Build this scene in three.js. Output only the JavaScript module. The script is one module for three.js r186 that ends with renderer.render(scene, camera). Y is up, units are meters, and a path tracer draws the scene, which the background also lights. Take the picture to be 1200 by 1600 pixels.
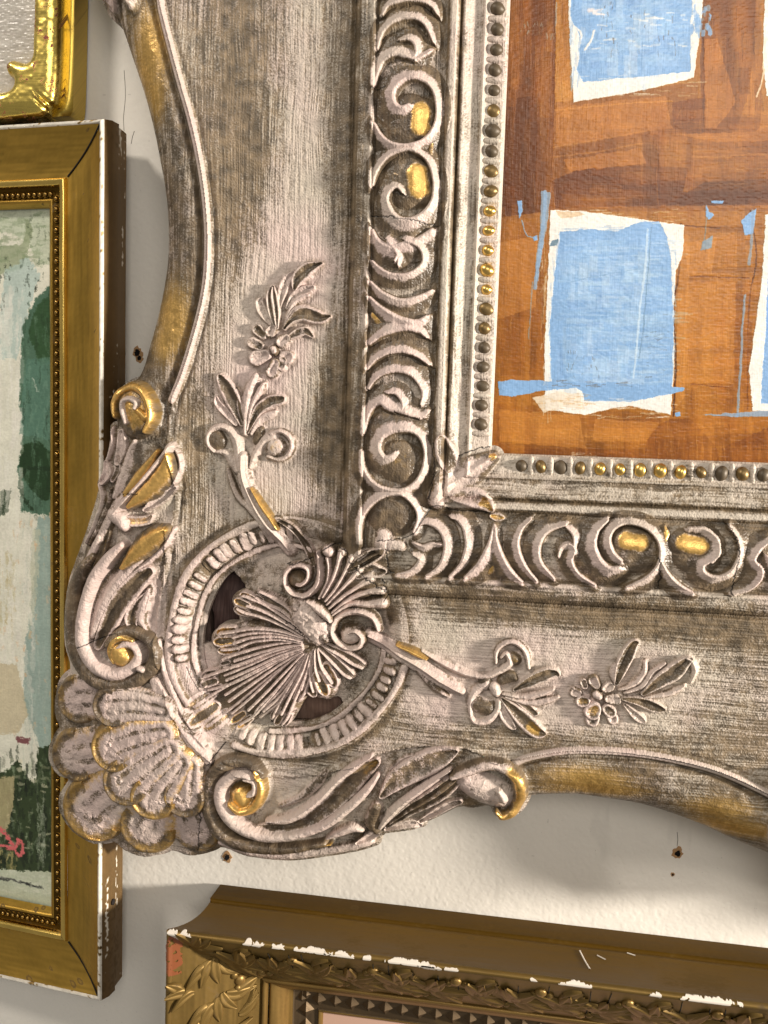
import * as THREE from 'three';
import { RectAreaLightUniformsLib } from 'three/addons/lights/RectAreaLightUniformsLib.js';

// ------------------------------------------------------------------ camera, lights, exposure
const W = 768, H = 1024, F = 1500, PXW = 1200, PXH = 1600;         // the lens: 1500 photo pixels of focal length on a 1200 x 1600 picture
const scene = new THREE.Scene();
const camera = new THREE.PerspectiveCamera(2 * Math.atan(PXH / 2 / F) * 180 / Math.PI, W / H, 0.02, 30);
camera.rotation.order = 'YXZ';
camera.rotation.set(-5.723 * Math.PI / 180, 8.681 * Math.PI / 180, 1.761 * Math.PI / 180);
camera.updateMatrixWorld();
const VIEW = new THREE.Vector3(0, 0, -1).applyQuaternion(camera.quaternion);
camera.position.set(0, 0, 0.05).addScaledVector(VIEW, -0.6);
camera.updateMatrixWorld();
scene.background = new THREE.Color(0.20, 0.188, 0.17);              // the dim shop behind the photographer
const renderer = new THREE.WebGLRenderer({ antialias: true });
renderer.setSize(W, H);
renderer.toneMapping = THREE.LinearToneMapping;
renderer.toneMappingExposure = 1.32;
renderer.shadowMap.enabled = true;
function spot(x, y, z, color, power, size, tx = 0, ty = 0) {
  const l = new THREE.SpotLight(color, power, 0, 0.6, 0.6, 2);
  l.position.set(x, y, z); l.target.position.set(tx, ty, 0.02);
  l.castShadow = true; l.shadow.radius = size; l.shadow.mapSize.set(2048, 2048); l.shadow.camera.near = 0.2;
  scene.add(l, l.target);
}
spot(2.05, 0.06, 0.56, 0xfff4e6, 24, 5);                            // shop spot from the right, a little above
RectAreaLightUniformsLib.init();
{ const softFill = new THREE.RectAreaLight(0xfff6ea, 3.7, 1.3, 0.9); softFill.position.set(0.75, 0.95, 2.3); softFill.lookAt(0, 0, 0); scene.add(softFill); }   // added soft fill light from the front, stands for no seen source
spot(-0.95, 1.25, 1.0, 0xfff4e6, 3.6, 6);                           // shop spot from the upper left

// ------------------------------------------------------------------ tools
const clamp = (x, a = 0, b = 1) => Math.min(b, Math.max(a, x));
const sstep = (a, b, x) => { const t = clamp((x - a) / (b - a)); return t * t * (3 - 2 * t); };
const mix = (a, b, t) => a + (b - a) * t;
function rng(seed) { let s = seed | 0; return () => { s = (s + 0x6d2b79f5) | 0; let t = Math.imul(s ^ (s >>> 15), 1 | s); t = (t + Math.imul(t ^ (t >>> 7), 61 | t)) ^ t; return ((t ^ (t >>> 14)) >>> 0) / 4294967296; }; }
const HT = new Float32Array(65536); { const r = rng(77); for (let i = 0; i < 65536; i++) HT[i] = r(); }
function vn(x, y, k = 0) {                                           // value noise 0..1
  const xi = Math.floor(x), yi = Math.floor(y); let fx = x - xi, fy = y - yi;
  fx = fx * fx * (3 - 2 * fx); fy = fy * fy * (3 - 2 * fy);
  const h = (a, b) => HT[((Math.imul(a, 374761393) ^ Math.imul(b + k * 101, 668265263)) >>> 11) & 65535];
  const a = h(xi, yi), b = h(xi + 1, yi), c = h(xi, yi + 1), d = h(xi + 1, yi + 1);
  return (a + (b - a) * fx) * (1 - fy) + (c + (d - c) * fx) * fy;
}
const fbm = (x, y, k = 0) => (vn(x, y, k) * 0.5 + vn(x * 2.1, y * 2.1, k + 1) * 0.28 + vn(x * 4.3, y * 4.3, k + 2) * 0.22);

// a photo pixel turned into the point at height z above the wall that is seen there
const RT = new THREE.Vector3();
function P(px, py, z) {
  RT.set((px - PXW / 2) / F, -(py - PXH / 2) / F, -1).applyQuaternion(camera.quaternion);
  const t = (z - camera.position.z) / RT.z;
  return [camera.position.x + RT.x * t, camera.position.y + RT.y * t];
}
function spline(pts, dim, n) {                                       // Catmull-Rom through rows of dim numbers
  const N = pts.length / dim, out = [];
  if (N === 1) return [pts.slice()];
  const g = (i, k) => pts[clamp(i, 0, N - 1) * dim + k];
  for (let i = 0; i < N - 1; i++) for (let s = 0; s < n; s++) {
    const t = s / n, row = [];
    for (let k = 0; k < dim; k++) {
      const a = g(i - 1, k), b = g(i, k), c = g(i + 1, k), d = g(i + 2, k);
      row.push(0.5 * (2 * b + (c - a) * t + (2 * a - 5 * b + 4 * c - d) * t * t + (3 * b - a - 3 * c + d) * t * t * t));
    }
    out.push(row);
  }
  out.push(Array.from({ length: dim }, (_, k) => g(N - 1, k)));
  return out;
}
const used = {};
function numbered(n) { used[n] = (used[n] ?? -1) + 1; return used[n] ? n + '_' + String(used[n]).padStart(3, '0') : n; }
function add(parent, name, geo, mat, cast = true) {
  const m = new THREE.Mesh(geo, mat); m.name = parent === scene ? numbered(name) : name;
  m.castShadow = cast; m.receiveShadow = true; parent.add(m); return m;
}
function group(name, label, category, grp) {
  const g = new THREE.Group(); g.name = numbered(name); scene.add(g);
  g.userData = { label, category, kind: 'thing' }; if (grp) g.userData.group = grp; return g;
}
function geom(pos, idx, uv) {
  const g = new THREE.BufferGeometry();
  g.setAttribute('position', new THREE.Float32BufferAttribute(pos, 3));
  if (uv) g.setAttribute('uv', new THREE.Float32BufferAttribute(uv, 2));
  g.setIndex(idx); g.computeVertexNormals(); return g;
}
function tex(data, w, h, srgb, wrap) {
  const t = new THREE.DataTexture(data, w, h, THREE.RGBAFormat);
  t.magFilter = THREE.LinearFilter; t.minFilter = THREE.LinearMipmapLinearFilter; t.generateMipmaps = true;
  if (srgb) t.colorSpace = THREE.SRGBColorSpace;
  t.wrapS = t.wrapT = wrap ? THREE.RepeatWrapping : THREE.ClampToEdgeWrapping; t.needsUpdate = true; return t;
}
const enc = (x) => { x = clamp(x); return Math.round(255 * (x <= 0.0031308 ? 12.92 * x : 1.055 * Math.pow(x, 1 / 2.4) - 0.055)); };

// ------------------------------------------------------------------ the big carved frame: ground shape
const RES = 0.00038;
const PTL = P(52, -70, 0.04), PBR = [P(1345, 1385, 0.04)[0], P(70, 1362, 0.035)[1]];
const U0 = PTL[0], V0 = PBR[1], NU = Math.ceil((PBR[0] - PTL[0]) / RES), NV = Math.ceil((PTL[1] - PBR[1]) / RES);
const UW = NU * RES, VH = NV * RES;
const uvOf = (u, v) => [(u - U0) / UW, (v - V0) / VH];

// profile of the straight mouldings, from the picture outwards: photo x on the left leg at y 350, photo y on the bottom leg at x 1000, height in mm
const PROFILE = [
  [783, 716, 33.5], [780, 720, 36.5], [749, 747, 38.4], [744, 751, 40.6], [741, 753, 40.2], [739, 754, 38.6], [728, 766, 38.8], [713, 782, 42.5], [710, 785, 42], [706, 787, 40], [703, 790, 44],
  [698, 794, 46.5], [690, 800, 46.6], [687, 804, 44.6], [684, 806, 42.6], [670, 822, 44.6], [640, 858, 47.6], [610, 892, 48], [590, 912, 46.6], [581, 918, 46.2], [578, 920, 49], [574, 925, 50.2], [569, 929, 49], [562, 935, 49.4], [554, 942, 48.6], [549, 947, 46], [546, 951, 42],
];
const US = P(783, 350, 0.0335)[0], VS = P(1000, 716, 0.0335)[1];
const KN = PROFILE.map(([x, y, z]) => [((US - P(x, 350, z / 1000)[0]) + (VS - P(1000, y, z / 1000)[1])) / 2, z / 1000]);
KN[0][0] = 0;
const SG = KN[KN.length - 1][0];
function profileZ(s) {
  for (let i = 1; i < KN.length; i++) if (s <= KN[i][0]) {
    const a = KN[i - 1], b = KN[i], t = clamp((s - a[0]) / (b[0] - a[0])); return mix(a[1], b[1], t * t * (3 - 2 * t) * 0.6 + t * 0.4);
  }
  return KN[KN.length - 1][1];
}
const flat = (list, z) => { const o = []; for (let i = 0; i < list.length; i += 2) { const q = P(list[i], list[i + 1], z); o.push(q[0], q[1]); } return o; };
// the cord that edges the rails, and its run under the corner carving
const CORD = spline(flat([235, -90, 244, -30, 252, 10, 265, 62, 283, 130, 300, 190, 313, 250, 322, 310, 326, 370, 324, 430, 316, 480, 300, 540, 284, 590, 270, 625, 264, 680, 276, 740, 272, 800, 262, 860, 250, 930, 245, 1000, 262, 1080, 300, 1150, 350, 1195, 430, 1215, 520, 1205, 600, 1175, 700, 1165, 780, 1187, 830, 1180, 880, 1172, 940, 1172, 1000, 1177, 1060, 1187, 1120, 1203, 1180, 1229, 1260, 1272, 1400, 1350], 0.05), 2, 3);
const OUTLINE = spline(flat([120, -120, 140, -60, 158, -5, 178, 18, 190, 45, 205, 90, 222, 140, 238, 200, 250, 260, 258, 310, 261, 360, 260, 410, 252, 460, 243, 500, 232, 540, 222, 575, 208, 598, 192, 606, 184, 625, 184, 650, 190, 668, 182, 672, 174, 710, 164, 740, 157, 775, 147, 810, 130, 860, 115, 905, 109, 950, 109, 1000, 117, 1035, 112, 1052, 94, 1077, 91, 1110, 99, 1137, 84, 1157, 82, 1185, 97, 1208, 113, 1214, 99, 1235, 98, 1263, 117, 1293, 152, 1314, 180, 1309, 200, 1324, 230, 1334, 255, 1329, 275, 1324, 300, 1332, 330, 1327, 352, 1317, 390, 1332, 448, 1337, 507, 1330, 553, 1323, 583, 1313, 590, 1300, 620, 1295, 652, 1290, 662, 1278, 690, 1268, 718, 1254, 740, 1256, 765, 1253, 775, 1272, 795, 1274, 812, 1265, 820, 1247, 850, 1243, 900, 1243, 950, 1250, 1000, 1258, 1050, 1273, 1100, 1292, 1150, 1315, 1200, 1335, 1260, 1365, 1420, 1440], 0.037), 2, 3);
function segDist(line, x, y) {                                       // distance and side (+ to the left of the walking direction)
  let best = 1e9, side = 1;
  for (let i = 0; i + 1 < line.length; i++) {
    const ax = line[i][0], ay = line[i][1], bx = line[i + 1][0] - ax, by = line[i + 1][1] - ay, px = x - ax, py = y - ay;
    const t = clamp((px * bx + py * by) / (bx * bx + by * by + 1e-20)), dx = px - bx * t, dy = py - by * t, d = dx * dx + dy * dy;
    if (d < best - 1e-14) { best = d; side = bx * py - by * px >= 0 ? 1 : -1; }
  }
  return Math.sqrt(best) * side;
}
const CR = 0.0012, CU = Math.ceil(UW / CR) + 2, CV = Math.ceil(VH / CR) + 2, DC = new Float32Array(CU * CV), DE = new Float32Array(CU * CV);
for (let j = 0; j < CV; j++) for (let i = 0; i < CU; i++) {
  const u = U0 + i * CR, v = V0 + j * CR, far = u > US + 0.01 && v > VS + 0.01;
  DC[j * CU + i] = far ? -1 : -segDist(CORD, u, v);                  // + outside the cord
  DE[j * CU + i] = far ? 1 : segDist(OUTLINE, u, v);                 // + inside the outline
}
function bil(A, u, v) {
  const x = clamp((u - U0) / CR, 0, CU - 1.001), y = clamp((v - V0) / CR, 0, CV - 1.001), i = x | 0, j = y | 0, fx = x - i, fy = y - j, k = j * CU + i;
  return (A[k] * (1 - fx) + A[k + 1] * fx) * (1 - fy) + (A[k + CU] * (1 - fx) + A[k + CU + 1] * fx) * fy;
}
// broad swellings of the carved corner under its leaves: x, y ... in photo pixels, reach, height in mm
const CARVE = new Float32Array(CU * CV);
for (const [line, reach, h] of [[[262, 700, 226, 760, 190, 820, 158, 880, 132, 950, 128, 1005, 165, 1045], 46, 4.5], [[262, 835, 214, 890, 180, 950, 162, 1000], 44, 3.5], [[352, 1290, 440, 1290, 520, 1262, 590, 1240, 660, 1225, 745, 1225], 44, 4.5], [[420, 1275, 500, 1240, 570, 1200], 34, 2.5], [[480, 1000, 430, 1040, 360, 1090], 70, 5.5], [[490, 1030, 510, 1060], 40, 3], [[470, 990, 400, 960], 40, 3.5], [[285, 1150, 210, 1210], 70, 3.5], [[535, 910, 570, 890], 40, 2.5]]) {
  const ln = spline(flat(line, 0.047), 2, 4), w = reach * 0.0004;
  for (let j = 0; j < CV; j++) for (let i = 0; i < CU; i++) { const d = Math.abs(segDist(ln, U0 + i * CR, V0 + j * CR)) / w; if (d < 2.4) CARVE[j * CU + i] = Math.max(CARVE[j * CU + i], h / 1000 * Math.exp(-d * d * 1.1)); }
}
const MA = P(263, 998, 0.05), MB = P(637, 1002, 0.05), MC = [(MA[0] + MB[0]) / 2, (MA[1] + MB[1]) / 2], MR = Math.hypot(MA[0] - MB[0], MA[1] - MB[1]) / 2;
const CZU = P(800, 1200, 0.045)[0], CZV = P(230, 640, 0.045)[1];       // the carved corner
const sOf = (u, v) => Math.max(US - u, VS - v);
function B(u, v) {                                                   // height of the plain frame above the wall
  const s = sOf(u, v);
  if (s < SG) return profileZ(Math.max(0, s));
  const dc = bil(DC, u, v), de = bil(DE, u, v);
  let z;
  if (dc > 0) { const t = clamp(dc / Math.max(1e-6, dc + Math.max(0, de))); const cz = sstep(CZU + 0.02, CZU - 0.02, u) * sstep(CZV + 0.02, CZV - 0.02, v); z = mix(0.0325, 0.0415, cz) + mix(0.0150, 0.0075, cz) * Math.sqrt(Math.max(0, 1 - t * t)) + (1 - cz) * 0.0055 * Math.sin(Math.PI * Math.pow(t, 0.75)) - 0.0026 * (1 - cz) * Math.exp(-(((dc - 0.0042) / 0.0016) ** 2)); }
  else z = 0.0445 + 0.0060 * Math.pow(1 - Math.min(1, -dc / 0.075), 2) - 0.0012 * Math.exp(-(((dc + 0.0038) / 0.0013) ** 2));
  z = mix(0.0425, z, sstep(SG, SG + 0.0028, s));
  const r = Math.hypot(u - MC[0], v - MC[1]);
  if (r < MR) z -= 0.0075 * sstep(MR - 0.004, MR - 0.018, r);
  return z + bil(CARVE, u, v);
}
function toUV(px, py) { let z = 0.048, q; for (let k = 0; k < 4; k++) { q = P(px, py, z); z = B(q[0], q[1]); } return q; }

// ------------------------------------------------------------------ relief: parts carved on a ground as height fields with clean outlines
function clipMesh(nu, nv, f, pos, skirt) {
  // f: inside distance at the nodes; pos(i, j) -> [x, y, z]; the sheet is cut along f = 0 and gets an edge of its own down by `skirt`
  const ids = new Map(), P3 = [], idx = [], rim = [];
  const node = (k) => { let q = ids.get(k); if (q === undefined) { q = P3.length / 3; const p = pos(k % nu, (k / nu) | 0); P3.push(p[0], p[1], p[2]); ids.set(k, q); } return q; };
  const cut = (a, b) => {
    const key = a < b ? a * 4294967 + b + 1e9 : b * 4294967 + a + 1e9; let q = ids.get(key);
    if (q === undefined) {
      const t = f[a] / (f[a] - f[b]), p = pos(a % nu, (a / nu) | 0), r = pos(b % nu, (b / nu) | 0);
      q = P3.length / 3; P3.push(mix(p[0], r[0], t), mix(p[1], r[1], t), mix(p[2], r[2], t)); ids.set(key, q);
    }
    return q;
  };
  const tri = (a, b, c) => {
    const n = (f[a] >= 0) + (f[b] >= 0) + (f[c] >= 0);
    if (!n) return;
    if (n === 3) { idx.push(node(a), node(b), node(c)); return; }
    for (let k = 0; k < 3; k++) {                                    // turn so that the odd one comes first
      if ((n === 1) === (f[a] >= 0) && (f[b] >= 0) === (f[c] >= 0)) break;
      [a, b, c] = [b, c, a];
    }
    const p = cut(a, b), q = cut(a, c);
    if (n === 1) { idx.push(node(a), p, q); rim.push(p, q); } else { idx.push(p, node(b), node(c), p, node(c), q); rim.push(q, p); }
  };
  for (let j = 0; j + 1 < nv; j++) for (let i = 0; i + 1 < nu; i++) {
    const a = j * nu + i, b = a + 1, c = a + nu, d = c + 1;
    if (f[a] < 0 && f[b] < 0 && f[c] < 0 && f[d] < 0) continue;
    if ((i + j) & 1) { tri(a, b, d); tri(a, d, c); } else { tri(a, b, c); tri(b, d, c); }
  }
  if (skirt) {
    const low = new Map(), top = new Map();
    const dup = (m, k, dz) => { if (!m.has(k)) { m.set(k, P3.length / 3); P3.push(P3[3 * k], P3[3 * k + 1], typeof dz === 'function' ? dz(P3[3 * k + 2]) : P3[3 * k + 2] - dz); } return m.get(k); };
    for (let r = 0; r < rim.length; r += 2) {
      const a = dup(top, rim[r], 0), b = dup(top, rim[r + 1], 0), c = dup(low, rim[r], skirt), d = dup(low, rim[r + 1], skirt);
      idx.push(b, a, c, b, c, d);
    }
  }
  return [P3, idx];
}
// paint that lies on the frame, kept per cell: brown wax rubbed into it, gilding, and the top height so far
const WAX = new Float32Array(NU * NV), GILT = new Float32Array(NU * NV), TOP = new Float32Array(NU * NV).fill(-1), DIRT = new Float32Array(NU * NV);
const PROF = {
  round: (x) => Math.sqrt(Math.max(0, 1 - x * x)),
  dome: (x) => Math.max(0, 1 - x * x) ** 0.75,
  ridge: (x) => Math.sqrt(Math.max(0, 1 - Math.pow(x, 1.5))) * (1 - 0.25 * x),
  leaf: (x) => Math.sqrt(Math.max(0, 1 - x ** 5)) * (1 - 0.62 * (1 - x * x) ** 2),
  deep: (x) => Math.sqrt(Math.max(0, 1 - x ** 6)) * (1 - 0.9 * (1 - x * x) ** 1.5),
  flute: (x, sx) => Math.sqrt(Math.max(0, 1 - x ** 3)) * (0.70 + 0.30 * Math.cos(sx * 11.5)),
  flute2: (x, sx) => Math.sqrt(Math.max(0, 1 - x ** 4)) * (0.70 + 0.30 * Math.cos(sx * 8.6)),
  rib: (x) => Math.sqrt(Math.max(0, 1 - x ** 4)) * (0.55 + 0.45 * Math.exp(-((x / 0.22) ** 2))),
  shell: (x, sx) => Math.sqrt(Math.max(0, 1 - x ** 3.2)) * (0.9 + 0.1 * Math.cos(sx * 8.5)),
  wave: (x, sx) => (sx < 0 ? Math.sqrt(Math.max(0, 1 - x * x)) : 0.06 + 0.94 * Math.pow(Math.max(0, 1 - x), 1.45)),
  cup: (x, sx, t) => Math.sqrt(Math.max(0, 1 - x ** 6)) * (0.70 + 0.07 * Math.cos(sx * 11 + t * 2) * (1 - x * 0.4) + sstep(0.82, 0.97, t) * 0.36 * Math.exp(-(((x - 0.86) / 0.10) ** 2))) * mix(0.95, 1, t),
  slab: (x) => Math.sqrt(Math.max(0, 1 - x ** 8)),
};
const FL = { flute: 11.5, flute2: 8.6, cup: 11 };                    // grooves across the piece, where the wax stays
// a stroke: { p: [x, y, halfwidth, ...] in photo pixels, h: mm, k: profile, wax: [middle, rim], gold: [middle, rim] }
function relief(parent, name, strokes, o = {}) {
  const list = strokes.map((s) => {
    const pts = [];
    for (let i = 0; i < s.p.length; i += 3) {
      const q = o.z0 !== undefined ? P(s.p[i], s.p[i + 1], o.z0 / 1000 + 0.004) : toUV(s.p[i], s.p[i + 1]), e = P(s.p[i] + 1, s.p[i + 1], 0.05), e0 = P(s.p[i], s.p[i + 1], 0.05);
      pts.push(q[0], q[1], s.p[i + 2] * Math.hypot(e[0] - e0[0], e[1] - e0[1]));
    }
    return { ...s, line: spline(pts, 3, 7) };
  });
  const pad = 0.0034, fil = (o.fillet ?? 1.1) / 1000;               // plaster runs out softly onto the ground
  let a = 1e9, b = -1e9, c = 1e9, d = -1e9;
  for (const s of list) { s.wide = s.asym ? Math.max(...s.asym) : 1; for (const q of s.line) { const w = q[2] * s.wide; a = Math.min(a, q[0] - w); b = Math.max(b, q[0] + w); c = Math.min(c, q[1] - w); d = Math.max(d, q[1] + w); } }
  const i0 = Math.floor((a - pad - U0) / RES), i1 = Math.ceil((b + pad - U0) / RES), j0 = Math.floor((c - pad - V0) / RES), j1 = Math.ceil((d + pad - V0) / RES), nu = i1 - i0 + 1, nv = j1 - j0 + 1;
  const fin = new Float32Array(nu * nv).fill(-1), hh = new Float32Array(nu * nv).fill(-0.02), wx = new Float32Array(nu * nv), gd = new Float32Array(nu * nv);
  for (const s of list) {
    const X = new Float32Array(nu * nv).fill(9), SX = new Float32Array(nu * nv), WW = new Float32Array(nu * nv), LN = s.line, prof = PROF[s.k ?? 'ridge'], TT = new Float32Array(nu * nv);
    let turn = 0; for (let q = 0; q + 2 < LN.length; q++) turn += (LN[q + 1][0] - LN[q][0]) * (LN[q + 2][1] - LN[q + 1][1]) - (LN[q + 1][1] - LN[q][1]) * (LN[q + 2][0] - LN[q + 1][0]);
    const out = turn > 0 ? -1 : 1;                                   // the side that bulges
    for (let q = 0; q < Math.max(1, LN.length - 1); q++) {
      const A = LN[q], E = LN[Math.min(q + 1, LN.length - 1)], wm = Math.max(A[2], E[2]) * s.wide + pad;
      const x0 = Math.max(0, Math.floor((Math.min(A[0], E[0]) - wm - U0) / RES) - i0), x1 = Math.min(nu - 1, Math.ceil((Math.max(A[0], E[0]) + wm - U0) / RES) - i0);
      const y0 = Math.max(0, Math.floor((Math.min(A[1], E[1]) - wm - V0) / RES) - j0), y1 = Math.min(nv - 1, Math.ceil((Math.max(A[1], E[1]) + wm - V0) / RES) - j0);
      const bx = E[0] - A[0], by = E[1] - A[1], L2 = bx * bx + by * by + 1e-18;
      for (let j = y0; j <= y1; j++) for (let i = x0; i <= x1; i++) {
        const px = U0 + (i + i0) * RES - A[0], py = V0 + (j + j0) * RES - A[1], t = clamp((px * bx + py * by) / L2), dx = px - bx * t, dy = py - by * t, side = bx * py - by * px >= 0 ? out : -out, w = Math.max(1e-5, A[2] + (E[2] - A[2]) * t) * (s.asym ? s.asym[side > 0 ? 1 : 0] : 1), D = Math.sqrt(dx * dx + dy * dy), x = D / w, k = j * nu + i;
        if (x < X[k]) { X[k] = x; WW[k] = w; SX[k] = side > 0 ? x : -x; TT[k] = (q + t) / Math.max(1, LN.length - 1); }
      }
    }
    const [wc, wr] = s.wax ?? [0.12, 0.5], [gc, gr] = s.gold ?? [0, 0], h = s.h / 1000 * (o.z0 !== undefined ? 0.95 : 0.84);
    for (let k = 0; k < nu * nv; k++) {
      if (X[k] > 8) continue;
      const f = (1 - X[k]) * WW[k];
      if (f < -pad) continue;
      let z = X[k] < 1 ? h * prof(X[k], SX[k], TT[k]) : o.z0 !== undefined ? f * 1.6 : fil * Math.exp(f / (fil * 1.1)) - fil;
      if (s.from !== undefined && X[k] < 1) z *= mix(s.from, s.to ?? 1, TT[k]);
      if (s.side && X[k] < 1) z *= 1 + s.side * SX[k];
      if (f > fin[k]) fin[k] = f;
      if (z > hh[k]) {
        hh[k] = z;
        const e = (s.k === 'wave' && SX[k] > 0 ? sstep(0.14, 0.62, X[k]) : sstep(0.4, 0.85, X[k])) * (s.tip ? sstep(0.8, 0.95, TT[k]) : 1);
        wx[k] = mix(wc, wr, e); if (FL[s.k]) wx[k] = mix(wx[k], 0.92, sstep(-0.1, 0.8, -Math.cos(SX[k] * FL[s.k])) * (s.k === 'cup' ? 0.4 : 0.7) * (1 - 0.6 * sstep(0.85, 1, TT[k]))); gd[k] = mix(gc, gr, sstep(0.3, 0.85, X[k])) * (s.goldAt ? sstep(s.goldAt[0], s.goldAt[0] + 0.12, TT[k]) * (1 - sstep(s.goldAt[1] - 0.12, s.goldAt[1], TT[k])) : 1);
      }
    }
  }
  const lift = (o.lift ?? 0) / 1000, z0 = o.z0;
  const fz = new Float32Array(nu * nv);
  for (let k = 0; k < nu * nv; k++) {
    const i = k % nu, j = (k / nu) | 0;
    fz[k] = fin[k] + (z0 !== undefined ? 0.0007 : 0.0029);
    const gi = i + i0, gj = j + j0;
    if (fin[k] > -pad && gi >= 0 && gj >= 0 && gi < NU && gj < NV) {
      const g = gj * NU + gi;
      const rise = hh[k] + lift + (z0 !== undefined ? Math.max(0, z0 / 1000 - 0.036) : 0);
      if (fin[k] > 0) {
        if (rise > TOP[g]) { TOP[g] = rise; WAX[g] = wx[k]; GILT[g] = gd[k]; DIRT[g] = Math.max(0, DIRT[g] - 1); }
      } else if (TOP[g] < rise + 0.003) DIRT[g] = Math.max(DIRT[g], 1 + fin[k] / pad);
    }
  }
  const up = (o.amp ?? 0.35) / 1000;
  const [pos, idx] = clipMesh(nu, nv, fz, (i, j) => {
    const u = U0 + (i + i0) * RES, v = V0 + (j + j0) * RES, k = j * nu + i;
    const rough = (vn(u * 520, v * 520, 9) - 0.5) * up + (vn(u * 190, v * 190, 12) - 0.5) * up * 1.6;
    return [u, v, (z0 !== undefined ? z0 / 1000 : B(u, v)) + lift + hh[k] + (z0 === undefined ? fil * 0.75 : 0) + (hh[k] > 0 ? rough * (1 - 0.8 * Math.min(1, gd[k])) : 0)];
  }, (o.skirt ?? 2.5) / 1000);
  const uv = [];
  for (let k = 0; k < pos.length; k += 3) { const q = uvOf(pos[k], pos[k + 1]); uv.push(q[0], q[1]); }
  const m = add(parent, name, geom(pos, idx, uv), FINISH);
  if (o.label) m.userData.label = o.label;
  return m;
}
const FINISH = new THREE.MeshStandardMaterial({ roughness: 1, metalness: 1 });   // its maps are filled in when all the carving is known

const frame = group('ornate_frame', 'large pickled pink and brown carved wooden frame with gilt scrolls and shell corner', 'picture frame');

// straight mouldings: swept along both legs and mitred in the corner
const UEND = U0 + UW - 0.002, VEND = V0 + VH - 0.002;
function sweep(name, sa, sb, parent, n) {
  for (const leg of [0, 1]) {
    const pos = [], idx = [], uv = [], M = 90, ks = [];
    for (let k = 0; k <= n; k++) ks.push(mix(sa, sb, k / n));
    for (const s of ks) for (let m = 0; m <= M; m++) {
      const t = m / M, u = leg ? mix(US - s, UEND, t) : US - s, v = leg ? VS - s : mix(VS - s, VEND, t);
      const wob = (fbm(u * 60, v * 60, 21) - 0.5) * 0.0007;
      pos.push(u, v, profileZ(s) + wob * sstep(0, 0.02, t)); const q = uvOf(u, v); uv.push(q[0], q[1]);
    }
    for (let k = 0; k < n; k++) for (let m = 0; m < M; m++) { const a = k * (M + 1) + m, b = a + 1, c = a + M + 1, d = c + 1; leg ? idx.push(a, c, b, b, c, d) : idx.push(a, b, c, b, d, c); }
    add(parent, name, geom(pos, idx, uv), FINISH);
  }
}
const S = (i) => KN[i][0];
sweep('bead_course', 0, S(3), frame, 16);
sweep('cove_moulding', S(3), S(9), frame, 40);
sweep('inner_ridge', S(9), S(14), frame, 24);
sweep('scroll_band', S(14), S(19), frame, 40);
sweep('fillet', S(19), SG, frame, 40);
const bands = frame.children.filter((c) => c.name === 'scroll_band');
const courses = frame.children.filter((c) => c.name === 'bead_course');

// rails and the outer roll: the ground of the frame beyond the mouldings, with the two broken hollows of the corner medallion cut through
const HOLE1 = spline(flat([300, 925, 322, 908, 330, 893, 345, 884, 362, 893, 380, 915, 386, 940, 372, 965, 372, 985, 352, 995, 335, 1004, 300, 1006, 291, 975, 293, 945, 300, 925], 0.042), 2, 3);
const HOLE2 = spline(flat([424, 1118, 456, 1100, 470, 1088, 500, 1092, 528, 1090, 536, 1108, 522, 1122, 516, 1138, 498, 1146, 470, 1154, 430, 1156, 422, 1140, 424, 1118], 0.042), 2, 3);
function inPoly(poly, x, y) { let c = false; for (let i = 0, j = poly.length - 1; i < poly.length; j = i++) if ((poly[i][1] > y) !== (poly[j][1] > y) && x < (poly[j][0] - poly[i][0]) * (y - poly[i][1]) / (poly[j][1] - poly[i][1]) + poly[i][0]) c = !c; return c; }
function polyIn(poly, x, y) { const d = Math.abs(segDist(poly, x, y)); return inPoly(poly, x, y) ? d : -d; }
const hb = [HOLE1, HOLE2].map((h) => [Math.min(...h.map((q) => q[0])) - 0.006, Math.max(...h.map((q) => q[0])) + 0.006, Math.min(...h.map((q) => q[1])) - 0.006, Math.max(...h.map((q) => q[1])) + 0.006]);
function holeIn(u, v) { let d = -0.006; for (let h = 0; h < 2; h++) { const q = hb[h]; if (u > q[0] && u < q[1] && v > q[2] && v < q[3]) d = Math.max(d, polyIn(h ? HOLE2 : HOLE1, u, v) + (vn(u * 700, v * 700, 3) - 0.5) * 0.0012); } return d; }
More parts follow.
